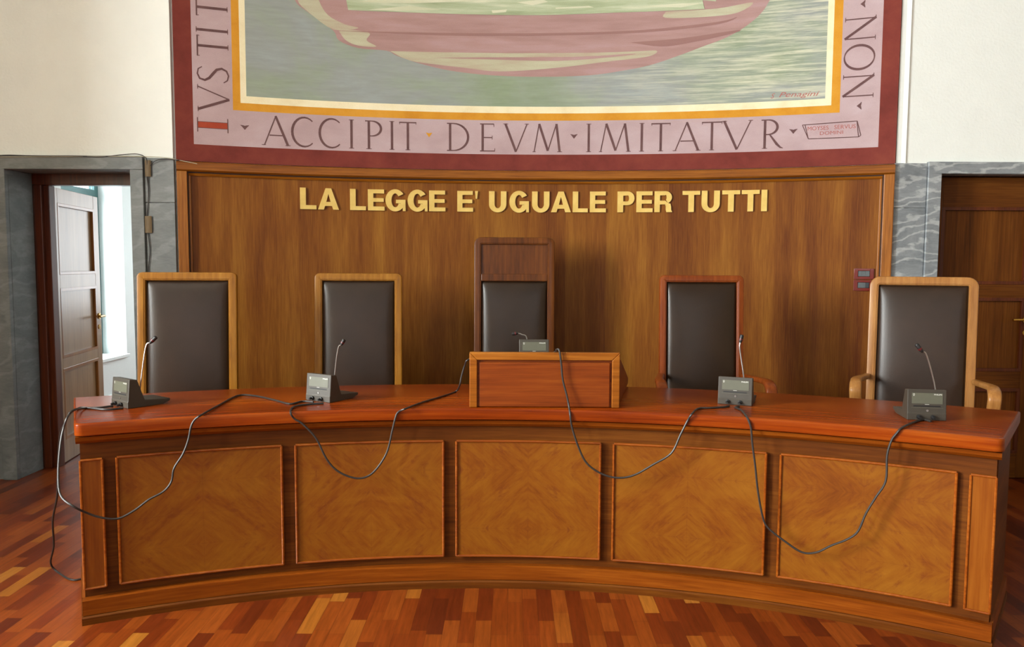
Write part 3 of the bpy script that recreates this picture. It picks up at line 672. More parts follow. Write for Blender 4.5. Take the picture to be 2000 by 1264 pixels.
def mural_letter(ch, x0, x1, y, mat='letter_brown', z0=None, hh=.19):
    ua = wall_uz(x0, y)[0]; ub = wall_uz(x1, y)[0]; asp = (ub - ua) / hh
    mb = MB(); stroke_strips(mb, glyph(ch, asp), lambda gx, gz: (ua + gx * hh, z0 + gz * hh), .0132)
    at_parent(mb.build('painted_letter' if ch != '.' else 'painted_stop', M[mat], merge=0), mural)
ZT = 2.184
row = [('.', 470, 487), ('A', 511, 567.5), ('C', 570, 614), ('C', 623.6, 667), ('I', 680, 693), ('P', 711.5, 747), ('I', 759, 772), ('T', 780, 813), ('.o', 832, 844),
       ('D', 872, 916), ('E', 936, 966), ('V', 982.6, 1033), ('M', 1040, 1098), ('.', 1114, 1128), ('I', 1142.6, 1157), ('M', 1170, 1232.6), ('I', 1247, 1259.6),
       ('T', 1272, 1309), ('A', 1314, 1369), ('T', 1370.5, 1410), ('V', 1409, 1470), ('R', 1484.6, 1529.6), ('.', 1541, 1557)]
for ch, a, b in row: mural_letter(ch[0], a, b, 265, 'letter_brown' if ch != '.o' else 'ochre', z0=ZT)
def mural_letter_side(ch, ya, yb, side, mat='letter_brown'):
    """letters climbing the left border / descending the right border; ya..yb = pixel rows of the letter"""
    if side < 0:
        ul, ur = wall_uz(385, 150)[0], wall_uz(447, 150)[0]; hh = ur - ul
        zb = wall_uz(416, yb)[1]; zt = wall_uz(416, ya)[1]; asp = (zt - zb) / hh
        xf = lambda gx, gz: (ur - gz * hh, zb + gx * hh)
    else:
        ul, ur = wall_uz(1648, 120)[0], wall_uz(1708, 120)[0]; hh = ur - ul
        zb = wall_uz(1678, yb)[1]; zt = wall_uz(1678, ya)[1]; asp = (zt - zb) / hh
        xf = lambda gx, gz: (ul + gz * hh, zt - gx * hh)
    mb = MB(); stroke_strips(mb, glyph(ch, asp), xf, .0132)
    at_parent(mb.build('painted_letter' if ch != '.' else 'painted_stop', M[mat], merge=0), mural)
for ch, a, b, m_ in (('V', 167, 220, 0), ('S', 130, 163, 0), ('T', 72, 112, 0), ('I', 54, 68, 0), ('T', 1, 34, 0), ('I', -18, -4, 0)):
    mural_letter_side(ch, a, b, -1)
# the first I is painted red between dark edges
ul, ur = wall_uz(385, 246)[0], wall_uz(446, 246)[0]; zc = wall_uz(416, 245.5)[1]
mb = MB()
def wq(mb, u0, u1, z0, z1, off=.0132, mi=0):
    mb.face([wall_pt(u0, z0, off), wall_pt(u1, z0, off), wall_pt(u1, z1, off), wall_pt(u0, z1, off)], [(u0, z0), (u1, z0), (u1, z1), (u0, z1)], mi)
wq(mb, ul, ur, zc - .018, zc + .018, .0132, 0)
wq(mb, ul, ul + .006, zc - .045, zc + .045, .0136, 1); wq(mb, ur - .006, ur, zc - .045, zc + .045, .0136, 1)
wq(mb, ul, ur, zc - .021, zc - .018, .0136, 1); wq(mb, ul, ur, zc + .018, zc + .021, .0136, 1)
o = at_parent(mb.build('painted_letter', [M['letter_red'], M['letter_brown']], merge=0), mural); o['label'] = 'red painted letter I at the start of the left inscription'
for ch, a, b in (('.', 2, 17), ('N', 32, 82), ('O', 88, 137.5), ('N', 144, 194), ('.', 200, 215)): mural_letter_side(ch, a, b, 1)

def text2d(body, shear=0.0, bold=0.0):
    cu = bpy.data.curves.new('t', 'FONT'); cu.body = body; cu.size = 1.0; cu.shear = shear; cu.offset = bold; cu.resolution_u = 3
    ob = bpy.data.objects.new('t', cu); COL.objects.link(ob)
    dg = bpy.context.evaluated_depsgraph_get(); me = ob.evaluated_get(dg).to_mesh()
    vs_ = [(v.co.x, v.co.y) for v in me.vertices]; fs = [list(p.vertices) for p in me.polygons]
    ob.evaluated_get(dg).to_mesh_clear(); bpy.data.objects.remove(ob); bpy.data.curves.remove(cu)
    x0 = min(v[0] for v in vs_); x1 = max(v[0] for v in vs_); y0 = min(v[1] for v in vs_); y1 = max(v[1] for v in vs_)
    return [((v[0] - x0) / (x1 - x0), (v[1] - y0) / (y1 - y0)) for v in vs_], fs
def wall_text(name, body, pxa, pxb, hgt, mat, shear=0, off=.0134, tilt=0.0, bold=0.0):
    ua, za = wall_uz(*pxa); ub, zb = wall_uz(*pxb)
    v, fs = text2d(body, shear, bold); mb = MB()
    for fc in fs:
        q = [(ua + (ub - ua) * v[i][0], za + (zb - za) * v[i][0] + hgt * v[i][1]) for i in fc]
        mb.face([wall_pt(a, b, off) for a, b in q], q)
    return at_parent(mb.build(name, M[mat], merge=0), mural)
wall_text('signature', 'S', (1505, 193), (1513, 193), .032, 'faint_red', shear=.35, off=.0134)
wall_text('signature', 'Penagini', (1521, 194), (1600, 191), .042, 'faint_red', shear=.35, off=.0134)
wall_text('cartouche_text', 'MOYSES', (1577, 256), (1618, 253.8), .026, 'faint_red'); wall_text('cartouche_text', 'SERVUS', (1629, 253.2), (1671, 251), .026, 'faint_red')
wall_text('cartouche_text', 'DOMINI', (1601, 264.5), (1646, 262), .022, 'faint_red')
mb = MB()
def pxline(mb, pts, wd=.005, off=.0133):
    P = [wall_uz(x, y) for x, y in pts]
    stroke_strips(mb, [[(u, z, wd)] * 0 + [(a[0], a[1], wd), (b[0], b[1], wd)] for a, b in zip(P, P[1:]) for u, z in (a,)], lambda a, b: (a, b), off)
pxline(mb, [(1567, 245), (1674, 237), (1681, 265), (1676.5, 268), (1578.5, 272), (1567, 245)])
pxline(mb, [(1572, 244.5), (1578.5, 272)]); pxline(mb, [(1673.5, 238), (1676.5, 268)])
at_parent(mb.build('cartouche', M['letter_brown'], merge=0), mural)

# ------------------------------------------------------------------ gold letters
def rect(x0, x1, z0, z1): return [(x0, z0), (x1, z0), (x1, z1), (x0, z1)]
def ringq(cx, cz, rx, rz, tx, tz, a0, a1, n=16):
    out = []
    for k in range(n):
        p = []
        for t, (fx, fz) in ((k, (rx, rz)), (k + 1, (rx, rz)), (k + 1, (rx - tx, rz - tz)), (k, (rx - tx, rz - tz))):
            a = math.radians(a0 + (a1 - a0) * t / n); p.append((cx + fx * math.cos(a), cz + fz * math.sin(a)))
        out.append(p)
    return out
def bold_glyph(ch):
    T = .19
    if ch == 'L': return [rect(0, .36, 0, 1), rect(.36, 1, 0, T)]
    if ch == 'E': return [rect(0, .33, 0, 1), rect(.33, .98, 1 - T, 1), rect(.33, .95, .41, .59), rect(.33, 1, 0, T)]
    if ch == 'I': return [rect(0, 1, 0, 1)]
    if ch == 'T': return [rect(0, 1, .81, 1), rect(.34, .66, 0, .81)]
    if ch == "'": return [[(.25, 0), (.7, 0), (1, 1), (0, 1)]]
    if ch == 'A': return [[(0, 0), (.28, 0), (.335, .17), (.665, .17), (.72, 0), (1, 0), (.635, 1), (.5, 1), (.5, .74), (.605, .36), (.395, .36), (.5, .74), (.5, 1), (.365, 1)]] if False else \
        [[(0, 0), (.28, 0), (.335, .17), (.395, .36), (.5, .74), (.5, 1), (.365, 1)], [(1, 0), (.635, 1), (.5, 1), (.5, .74), (.605, .36), (.665, .17), (.72, 0)], [(.335, .17), (.665, .17), (.605, .36), (.395, .36)]]
    if ch == 'U': return [rect(0, .32, .38, 1), rect(.68, 1, .38, 1)] + ringq(.5, .38, .5, .40, .32, .20, 180, 360, 14)
    if ch == 'P': return [rect(0, .34, 0, 1), rect(.34, .60, .80, 1), rect(.34, .60, .34, .52)] + ringq(.60, .67, .40, .33, .32, .19, -90, 90, 12)
    if ch == 'R': return [rect(0, .31, 0, 1), rect(.31, .62, .80, 1), rect(.31, .60, .37, .55)] + ringq(.62, .705, .36, .295, .30, .17, -68, 90, 12) + \
        [[(.60, .37), (.60, .55), (.74, .44), (.90, .40), (.94, .26), (.95, .10), (1.0, .03), (1.0, 0), (.68, 0), (.64, .12), (.64, .28)]]
    if ch == 'G': return ringq(.49, .5, .49, .53, .30, .20, 35, 335, 24) + [rect(.52, 1, .36, .53), rect(.74, .86, .16, .36), rect(.86, 1.0, -.01, .36)]
words = [('LA', [('L', 586, 618), ('A', 621, 662)]), ('LEGGE', [('L', 683.6, 714.7), ('E', 718.5, 751), ('G', 752.8, 792), ('G', 796, 835), ('E', 838, 870)]),
         ("E'", [('E', 893, 924), ("'", 927.5, 933.5)]), ('UGUALE', [('U', 955, 989), ('G', 994.7, 1033), ('U', 1039, 1073), ('A', 1076, 1115), ('L', 1118.5, 1148), ('E', 1152, 1183.4)]),
         ('PER', [('P', 1205.8, 1239), ('E', 1242.8, 1274.7), ('R', 1278, 1312.8)]), ('TUTTI', [('T', 1332.6, 1367), ('U', 1370, 1405.6), ('T', 1410, 1445), ('T', 1448, 1483), ('I', 1486.6, 1498)])]
ordn = {1: 'first', 2: 'second', 3: 'third'}
for word, letters in words:
    seen = {}
    for ch, a, b in letters:
        seen[ch] = seen.get(ch, 0) + 1; tot = sum(1 for l in letters if l[0] == ch)
        ua, ub = wall_uz(a, 395)[0], wall_uz(b, 395)[0]; z0, z1 = 1.772, 1.914
        if ch == "'": z0 = 1.861
        base = wall_pt((ua + ub) / 2, z0, .0)
        mb = MB()
        def P(gx, gz, off): return wall_pt(ua + (ub - ua) * gx, z0 + (z1 - z0) * gz, off) - base
        for poly in bold_glyph(ch):
            fr = [P(x, z, .018) for x, z in poly]; bk = [P(x, z, .005) for x, z in poly]
            mb.face(fr); mb.face(bk[::-1])
            m_ = len(poly)
            for k in range(m_): mb.face([fr[k], fr[(k + 1) % m_], bk[(k + 1) % m_], bk[k]])
        # drop the inner walls shared by neighbouring pieces
        o = mb.build('brass_letter', M['gold'])
        bmx = bmesh.new(); bmx.from_mesh(o.data)
        cent = {}
        for fc in bmx.faces:
            k = tuple(round(c, 4) for c in fc.calc_center_median()); cent.setdefault(k, []).append(fc)
        kill = [fc for g_ in cent.values() if len(g_) > 1 for fc in g_]
        bmesh.ops.delete(bmx, geom=kill, context='FACES'); bmesh.ops.recalc_face_normals(bmx, faces=bmx.faces); bmx.to_mesh(o.data); bmx.free()
        o.location = base
        what = 'apostrophe' if ch == "'" else 'letter ' + ch
        pos = '' if tot == 1 else ordn[seen[ch]] + ' of its kind '
        tag(o, ('flat gold %s %sin the word %s on the wood panelling' % (what, pos, word.replace("'", ''))), 'letter', 'gold letters of the motto on the panelling')

# ------------------------------------------------------------------ switch plates
def plate(px, py, label, dark_right):
    u, z = wall_uz(px, py); a = u / RW
    t = thing('switch_plate', label, 'switch', wall_pt(u, z - .034, .004), -a, 'switch plates on the panelling')
    W_, H_ = .118, .068; mb = MB()
    for (x0, x1, z0, z1) in ((-W_ / 2, -.036, 0, H_), (.036, W_ / 2, 0, H_), (-.036, .036, 0, .016), (-.036, .036, H_ - .014, H_)): mb.box(x0, x1, -.012, 0, z0, z1)
    mb.box(-.036, .036, -.003, 0, .016, H_ - .014)
    mb.build('cover_frame', M['switch_frame'], t, bevel=.0035, segs=3)
    for k in range(3):
        mb = MB(); x0 = -.034 + k * .0228; mb.box(x0, x0 + .022, -.008, -.003, .0175, H_ - .0155)
        mb.build('rocker', M['switch_dark'] if (k == 2 and dark_right) else M['switch_grey'], t, bevel=.001)
plate(1687, 535, 'upper red-brown switch plate with grey rockers on the panelling', False)
plate(1686, 557.5, 'lower red-brown switch plate with one darker rocker on the panelling', True)

# ------------------------------------------------------------------ the judges' bench
DA0, DA1 = math.radians(-27.12), math.radians(33.1)
def flare(a, r):
    """the ends of the bench open a little towards the back"""
    k = max(0.0, (r - RF - .03) / .64)
    if a < DA0 + .03: return a - math.radians(.34) * k
    if a > DA1 - .03: return a + math.radians(.62) * k
    return a
BA0, BA1 = math.radians(-26.85), math.radians(32.75)
bench = thing('judges_bench', 'long curved wooden judges bench with five veneered panels on the parquet', 'bench', (0, 3.3, 0))
def bpart(mb, name, mat, **k): return at_parent(mb.build(name, mat, **k), bench)
# top slab with rounded corners
def plan_outline(a0, a1, r0, r1, rc, n=60):
    pts = []
    c = rc / r0; c1 = rc / r1
    for k in range(6):
        t = (k / 5) * PI / 2; pts.append((a0 + c * (1 - math.sin(t)), r0 + rc * (1 - math.cos(t))))
    pts = []
    for k in range(6): t = k / 5 * PI / 2; pts.append((a0 + c * (1 - math.cos(t)) * 1.0, r0 + rc * (1 - math.sin(t))))
    for k in range(1, n): pts.append((a0 + c + (a1 - a0 - 2 * c) * k / n, r0))
    for k in range(6): t = k / 5 * PI / 2; pts.append((a1 - c * (1 - math.sin(t)), r0 + rc * (1 - math.cos(t))))
    for k in range(n + 1): pts.append((a1 + (a0 - a1) * k / n, r1))
    return pts
def plan_solid(a0, a1, r0, r1, z0, z1, rc=.03, n=60, rnd=.008, mi=0):
    """solid whose top edge is rounded over by stacked outlines"""
    mb = MB(); lay = [(z0, rnd * .4), (z0 + rnd * .4, 0)] + [(z1 - rnd + rnd * math.sin(t * PI / 8), rnd - rnd * math.cos(t * PI / 8)) for t in range(0, 5)]
    rings = []
    for z, ins in lay:
        o_ = plan_outline(a0 + ins / r0, a1 - ins / r0, r0 + ins, r1 - ins, rc, n); rings.append([(a, r, z) for a, r in o_])
    m_ = len(rings[0]); dd = 0
    for A_, B_ in zip(rings, rings[1:]):
        for k in range(m_):
            q = [A_[k], A_[(k + 1) % m_], B_[(k + 1) % m_], B_[k]]
            mb.face([desk_pt(flare(p[0], p[1]), p[1], p[2]) for p in q], [(p[0] * p[1], p[2]) for p in q], mi)
    for R_, flip in ((rings[0], 1), (rings[-1], 0)):
        # top / bottom as strips front-to-back
        nf = n + 1; front = R_[5:5 + n + 1]; back = R_[::-1][:n + 1]
        corner0 = R_[:6]; corner1 = R_[5 + n:5 + n + 6]
        A_ = [corner0[0]] + [corner0[5]] + front[1:-1] + [corner1[0], corner1[5]]
        for k in range(len(front) - 1):
            q = [front[k], front[k + 1], back[k + 1], back[k]]
            mb.face([desk_pt(flare(p[0], p[1]), p[1], p[2]) for p in q], [(p[0] * 3.7, p[1]) for p in q], mi)
        q = [back[0]] + corner0; mb.face([desk_pt(flare(p[0], p[1]), p[1], p[2]) for p in q], [(p[0] * 3.7, p[1]) for p in q], mi)
        q = corner1 + [back[-1]]; mb.face([desk_pt(flare(p[0], p[1]), p[1], p[2]) for p in q], [(p[0] * 3.7, p[1]) for p in q], mi)
    return mb
bpart(plan_solid(DA0, DA1, RF, RF + .677, .75, .80), 'bench_top', M['desk_top'], smooth=True)
# body: front wall, two end walls
def end_wall(mb, a0, a1, r0, r1, z0, z1):
    c = {}
    for ia, a in enumerate((a0, a1)):
        for ir, r in enumerate((r0, r1)):
            for iz, z in enumerate((z0, z1)): c[ia, ir, iz] = desk_pt(flare(a, r), r, z)
    for q in (((0,0,0),(0,1,0),(0,1,1),(0,0,1)), ((1,0,0),(1,1,0),(1,1,1),(1,0,1)), ((0,0,0),(1,0,0),(1,0,1),(0,0,1)), ((0,1,0),(1,1,0),(1,1,1),(0,1,1)), ((0,0,0),(1,0,0),(1,1,0),(0,1,0)), ((0,0,1),(1,0,1),(1,1,1),(0,1,1))):
        mb.face([c[k] for k in q], [((r0, r1)[k[1]] + .01 * k[0], (z0, z1)[k[2]]) for k in q])
mb = MB(); rF = RF + .070
sweep(mb, DX, DY, [(rF, .02), (rF, .722), (rF + .03, .722), (rF + .03, .02)], BA0, BA1, 60)
for a0, a1 in ((BA0, BA0 + .011), (BA1 - .011, BA1)): end_wall(mb, a0, a1, rF + .03, RF + .62, .02, .735)
bpart(mb, 'bench_body', M['desk_field'])
mb = MB(); sweep(mb, DX, DY, [(RF + .022, .744), (RF + .026, .728), (RF + .040, .716), (RF + .075, .716), (RF + .09, .744)], BA0 - .004, BA1 + .004, 60)
bpart(mb, 'cornice_moulding', M['desk_frame'])
mb = MB(); sweep(mb, DX, DY, [(RF + .05, .7445), (RF + .05, .7495), (RF + .09, .7495), (RF + .09, .7445)], BA0, BA1, 60)
bpart(mb, 'painted_gap_shadow', M['dark_groove'])  # dark strip stands in for the shadow below the slab
mb = MB(); sweep(mb, DX, DY, [(RF + .038, .036), (RF + .036, .095), (RF + .044, .099), (RF + .07, .099), (RF + .07, .036)], BA0 - .003, BA1 + .003, 60)
for a0, a1 in ((BA0 - .003, BA0), (BA1, BA1 + .003)): end_wall(mb, a0, a1, RF + .07, RF + .62, .036, .099)
bpart(mb, 'plinth', M['desk_frame'])
mb = MB(); sweep(mb, DX, DY, [(RF + .032, 0), (RF + .030, .028), (RF + .036, .034), (RF + .07, .034), (RF + .07, 0)], BA0 - .004, BA1 + .004, 60)
for a0, a1 in ((BA0 - .004, BA0), (BA1, BA1 + .004)): end_wall(mb, a0, a1, RF + .07, RF + .62, 0, .034)
bpart(mb, 'base_strip', M['desk_field'])
def bead(par, a0, a1, z0, z1, r, rad=.0056, mat='desk_bead'):
    mb = MB(); n_ = 14
    loop = [desk_pt(a0 + (a1 - a0) * k / n_, r, z1) for k in range(n_ + 1)]
    tube(mb, loop, rad, 8)
    tube(mb, [desk_pt(a0 + (a1 - a0) * k / n_, r, z0) for k in range(n_ + 1)], rad, 8)
    for a in (a0, a1): tube(mb, [desk_pt(a, r, z0), desk_pt(a, r, z1)], rad, 8)
    o_ = mb.build('bead_moulding', M[mat], par, smooth=True); o_.matrix_parent_inverse = Matrix.Translation(-bench.location); return o_
AW, AG, AC = 0.1968, 0.0130, 0.0514
ZB, ZTp = .138, .647
for i in range(5):
    c0 = AC + (i - 2) * AW; a0, a1 = c0 - (AW - AG) / 2 + .0018, c0 + (AW - AG) / 2 - .0018
    mb = MB(); r0 = RF + .056; n_ = 14
    for k in range(n_):
        b0 = a0 + (a1 - a0) * k / n_; b1 = a0 + (a1 - a0) * (k + 1) / n_
        mb.face([desk_pt(b0, r0, ZB), desk_pt(b1, r0, ZB), desk_pt(b1, r0, ZTp), desk_pt(b0, r0, ZTp)], [((b0 - c0) * r0, ZB), ((b1 - c0) * r0, ZB), ((b1 - c0) * r0, ZTp), ((b0 - c0) * r0, ZTp)])
    # edges back to the body
    for z in (ZB, ZTp): 
        for k in range(n_):
            b0 = a0 + (a1 - a0) * k / n_; b1 = a0 + (a1 - a0) * (k + 1) / n_
            mb.face([desk_pt(b0, r0, z), desk_pt(b1, r0, z), desk_pt(b1, rF, z), desk_pt(b0, rF, z)])
    for a in (a0, a1): mb.face([desk_pt(a, r0, ZB), desk_pt(a, r0, ZTp), desk_pt(a, rF, ZTp), desk_pt(a, rF, ZB)])
    pnl = bpart(mb, 'veneer_panel', M['quarter_veneer'], smooth=True)
    o_ = bead(None, a0, a1, ZB, ZTp, r0 - .002); o_.parent = pnl; o_.matrix_parent_inverse = Matrix.Identity(4)
for a0, a1, corner in ((math.radians(-26.86), math.radians(-25.62), -1), (math.radians(31.43), math.radians(32.76), 1)):
    mb = MB(); sweep(mb, DX, DY, [(RF + .052, ZB), (RF + .052, ZTp), (rF + .02, ZTp), (rF + .02, ZB)], a0, a1, 4)
    pl = bpart(mb, 'pilaster', M['pilaster'], bevel=.004, angle=60)
    o_ = bead(None, a0, a1, ZB, ZTp, RF + .051, .005); o_.parent = pl; o_.matrix_parent_inverse = Matrix.Identity(4)

# ------------------------------------------------------------------ raised reading box in the middle of the bench
BX0, BX1, BYF, BYB, BZ = -.18, .46, 3.292, 3.99, 1.037
rbx = thing('reading_stand', 'wedge-shaped wooden reading stand with framed front in the middle of the bench top', 'reading stand', ((BX0 + BX1) / 2, BYF, .8))
def rpart(mb, name, mat, **k): return at_parent(mb.build(name, mat, **k), rbx)
LBX, RBX = -.20, .60
mb = MB()
P_ = dict(fl=(BX0 + .004, BYF + .016), fr=(BX1 - .004, BYF + .016), bl=(LBX, BYB), br=(RBX, BYB)); zb_ = .832; zt_ = BZ - .006
def pv(k, z): return Vector((*P_[k], z))
mb.face([pv('fl', .8005), pv('fr', .8005), pv('fr', zt_), pv('fl', zt_)]); mb.face([pv('bl', .8005), pv('br', .8005), pv('br', zb_), pv('bl', zb_)])
mb.face([pv('fl', .8005), pv('bl', .8005), pv('bl', zb_), pv('fl', zt_)], [(P_['fl'][1], .8), (P_['bl'][1], .8), (P_['bl'][1], zb_), (P_['fl'][1], zt_)])
mb.face([pv('fr', .8005), pv('br', .8005), pv('br', zb_), pv('fr', zt_)], [(P_['fr'][1], .8), (P_['br'][1], .8), (P_['br'][1], zb_), (P_['fr'][1], zt_)])
mb.face([pv('fl', zt_), pv('fr', zt_), pv('br', zb_), pv('bl', zb_)]); mb.face([pv('fl', .8005), pv('fr', .8005), pv('br', .8005), pv('bl', .8005)])
rpart(mb, 'stand_body', M['box_panel'], bevel=.003)
mb = MB(); FW = .033
def prism(mb, poly, y0, y1):
    a = [Vector((x, y0, z)) for x, z in poly]; b = [Vector((x, y1, z)) for x, z in poly]; mb.face(a); mb.face(b[::-1])
    for k in range(len(poly)): mb.face([a[k], a[(k + 1) % len(poly)], b[(k + 1) % len(poly)], b[k]], [(a[k].x, a[k].z)] * 4)
prism(mb, [(BX0, BZ), (BX1, BZ), (BX1 - FW, BZ - FW), (BX0 + FW, BZ - FW)], BYF, BYF + .03)
rpart(mb, 'frame_rail', M['box_frame'], bevel=.003)
for xa, xb in ((BX0, BX0 + FW), (BX1, BX1 - FW)):
    mb = MB(); prism(mb, [(xa, .8008), (xb, .8008), (xb, BZ - FW), (xa, BZ)], BYF, BYF + .03)
    rpart(mb, 'frame_stile', M['box_frame'], bevel=.003)
mb = MB(); mb.box(BX0 + FW + .008, BX1 - FW - .008, BYF + .006, BYF + .018, .802, BZ - FW - .010)
rpart(mb, 'front_panel', M['box_panel'], bevel=.004, segs=3)

# ------------------------------------------------------------------ high-backed chairs
def rrect(w_, z0, z1, r, ins, n=6):
    x = w_ / 2 - ins; a, b = z0 + ins, z1 - ins; r = max(r - ins, .003); out = []
    for cx_, cz_, s0 in ((x - r, b - r, 0), (-x + r, b - r, 90), (-x + r, a + r, 180), (x - r, a + r, 270)):
        for k in range(n + 1):
            t = math.radians(s0 + 90 * k / n); out.append((cx_ + r * math.cos(t), cz_ + r * math.sin(t)))
    return out
def loft(mb, rings, mi=0, cap0=False, cap1=False):
    m_ = len(rings[0])
    for A_, B_ in zip(rings, rings[1:]):
        for k in range(m_): mb.face([A_[k], A_[(k + 1) % m_], B_[(k + 1) % m_], B_[k]], None, mi)
    if cap0: mb.face(rings[0][::-1], None, mi)
    if cap1: mb.face(rings[-1], None, mi)
def cushion(mb, w_, z0, z1, y_edge, depth, nx=26, nz=34, r=.012):
    """padded leather with tight edges and a gentle crown; front faces -y"""
    def g(t): t = abs(t); return (1 - t ** 7) ** .5 if t < 1 else 0
    G = []
    for j in range(nz + 1):
        tv = -math.cos(PI * j / nz); row_ = []
        for i in range(nx + 1):
            tu = -math.cos(PI * i / nx)
            hgt = depth * (.62 * min(1, (1 - abs(tu) ** 8)) ** .5 * (1 - abs(tv) ** 10) ** .5 + .38 * (1 - tu * tu) * (1 - tv * tv))
            row_.append(Vector((w_ / 2 * tu, y_edge - hgt, (z0 + z1) / 2 + (z1 - z0) / 2 * tv)))
        G.append(row_)
    for j in range(nz):
        for i in range(nx): mb.face([G[j][i], G[j][i + 1], G[j + 1][i + 1], G[j + 1][i]])
def chair(label, x, y, rz, W_, top, wood_, leath, fr=.045, rc=.03, head=0, arms=False, recl=4.5, groove=True):
    """x, y: where the top of the backrest stands"""
    t = thing('armchair' if arms else 'high_backed_chair', label, 'chair', (0, 0, 0), rz, 'high-backed chairs behind the bench')
    zb = .40
    k = math.tan(math.radians(recl))
    yo = (top - zb) * k                         # backrest leans back
    # origin so that the top of the backrest front lands on (x, y)
    yb0 = .21
    off = Vector((0, yb0 + yo, 0)); off.rotate(Matrix.Rotation(rz, 3, 'Z')); t.location = (x - off.x, y - off.y, 0)
    def lean(v): return Vector((v.x, v.y + yb0 + (v.z - zb) * k, v.z))
    def leanmb(mb): mb.v = [tuple(lean(Vector(p))) for p in mb.v]; return mb
    # outer frame
    mb = MB(); prof = [(0.004, .045), (0, .041), (0, .007), (.002, .002), (.007, 0), (fr - .010, 0), (fr - .007, .003), (fr - .004, .003), (fr, .007), (fr, .03)]
    rings = [[Vector((px_, yy, pz_)) for px_, pz_ in rrect(W_, zb, top, rc, ins)] for ins, yy in prof]
    loft(mb, rings); loft(mb, [[Vector((px_, .045, pz_)) for px_, pz_ in rrect(W_, zb, top, rc, .004)], [Vector((px_, .045, pz_)) for px_, pz_ in rrect(W_, zb, top, rc, fr)]])
    leanmb(mb).build('back_frame', M[wood_], t, smooth=True)
    zc1 = top - fr
    if head:
        hz = top - fr - head
        mb = MB(); mb.box(-W_ / 2 + fr, W_ / 2 - fr, .004, .03, hz - .046, hz); leanmb(mb).build('cross_rail', M[wood_], t, bevel=.003)
        mb = MB(); mb.box(-W_ / 2 + fr, W_ / 2 - fr, .018, .032, hz, top - fr); leanmb(mb).build('head_panel', M[wood_], t)
        zc1 = hz - .046
    mb = MB(); mb.box(-W_ / 2 + fr, W_ / 2 - fr, .026, .040, zb + fr, zc1); leanmb(mb).build('back_board', M[wood_], t)
    mb = MB(); cushion(mb, W_ - 2 * fr - .004, zb + fr + .002, zc1 - .003, .024, .042); leanmb(mb).build('back_cushion', M[leath], t, smooth=True)
    # seat
    sd = .46
    mb = MB(); mb.box(-W_ / 2, W_ / 2, -.25, .225, .36, .42); mb.build('seat_frame', M[wood_], t, bevel=.006)
    mb = MB(); nseg = 5; prof = [(.0, .42), (.0, .45), (.012, .468), (.04, .48), (.09, .486)]
    rings = [[Vector((px_, py_ - .012 - .0, zz)) for px_, py_ in rrect(W_ - .03, -.24, .215, .03, ins)] for ins, zz in prof]
    loft(mb, rings, cap0=True, cap1=True); mb.build('seat_cushion', M[leath], t, smooth=True)
    for sx in (-1, 1):
        for yy0, yy1, lean_ in ((-.245, -.20, 0), (.175, .22, .05)):
            mb = MB(); xx = sx * (W_ / 2 - .03); s2 = .022; s1 = .015
            A_ = [Vector((xx + a * s1, (yy0 + yy1) / 2 + lean_ + b * s1, 0)) for a, b in ((-1, -1), (1, -1), (1, 1), (-1, 1))]
            B_ = [Vector((xx + a * s2, (yy0 + yy1) / 2 + b * s2, .365)) for a, b in ((-1, -1), (1, -1), (1, 1), (-1, 1))]
            loft(mb, [A_, B_], cap0=True, cap1=True); mb.build('leg', M[wood_], t, bevel=.003)
    if arms:
        za = arms
        for sx in (-1, 1):
            xa = sx * (W_ / 2 - .004); xo = sx * (W_ / 2 + .045)
            yb1 = yb0 + (za - zb) * k + .01
            path = [(xa, yb1, za + .0), (xa + sx * .012, yb1 - .10, za + .004), (xo, yb1 - .26, za + .008), (xo + sx * .003, yb1 - .34, za + .002), (xo + sx * .003, yb1 - .385, za - .03), (xo, yb1 - .38, za - .085)]
            C_ = catmull(path, 6); rings = []
            for i, p in enumerate(C_):
                tt = (C_[min(i + 1, len(C_) - 1)] - C_[max(i - 1, 0)]).normalized(); side = Vector((1, 0, 0)); nrm = tt.cross(side).normalized(); side = nrm.cross(tt)
                f_ = i / (len(C_) - 1); hw = .016 + .015 * min(1, f_ * 1.5); hh = .014 + .004 * f_
                rings.append([p + side * (hw * math.copysign(abs(math.cos(q)) ** .55, math.cos(q))) + nrm * (hh * math.copysign(abs(math.sin(q)) ** .55, math.sin(q))) for q in [2 * PI * m_ / 16 for m_ in range(16)]])
            mb = MB(); loft(mb, rings, cap0=True, cap1=True); ar = mb.build('armrest', M[wood_], t, smooth=True)
            mb = MB(); C2 = catmull([(xo, yb1 - .345, za - .085), (xo - sx * .01, yb1 - .33, .58), (sx * (W_ / 2 - .005), yb1 - .335, .44), (sx * (W_ / 2 - .005), yb1 - .335, .375)], 5)
            C2 = [Vector((p.x, max(p.y, -.22), p.z)) for p in C2]
            tube(mb, [Vector((xo, C_[-1].y, za - .06))] + C2, .017, 10); mb.build('arm_support', M[wood_], t, smooth=True)
    return t
chair('high-backed chair with golden wood frame, the leftmost, in front of the open door', -1.802, 4.33, math.radians(10), .525, 1.358, 'oak', 'leather', rc=.028)
chair('high-backed chair with golden wood frame, second from left', -.945, 4.80, math.radians(5), .53, 1.351, 'oak', 'leather', rc=.03)
chair('tallest dark wood chair with a head panel above black leather in the middle', .014, 5.06, 0, .52, 1.585, 'dark_walnut', 'leather_black', rc=.045, head=.19, fr=.046, recl=3)
chair('chair with reddish narrow frame between the tall middle chair and the switch plates', 1.118, 4.60, math.radians(-1), .492, 1.352, 'red_walnut', 'leather_black', rc=.03, arms=.762, fr=.04, recl=4)
chair('rounded pale wood armchair at the far right end of the bench', 2.315, 4.40, math.radians(-25), .545, 1.352, 'pale_oak', 'leather', rc=.055, arms=.78, fr=.047, recl=5)

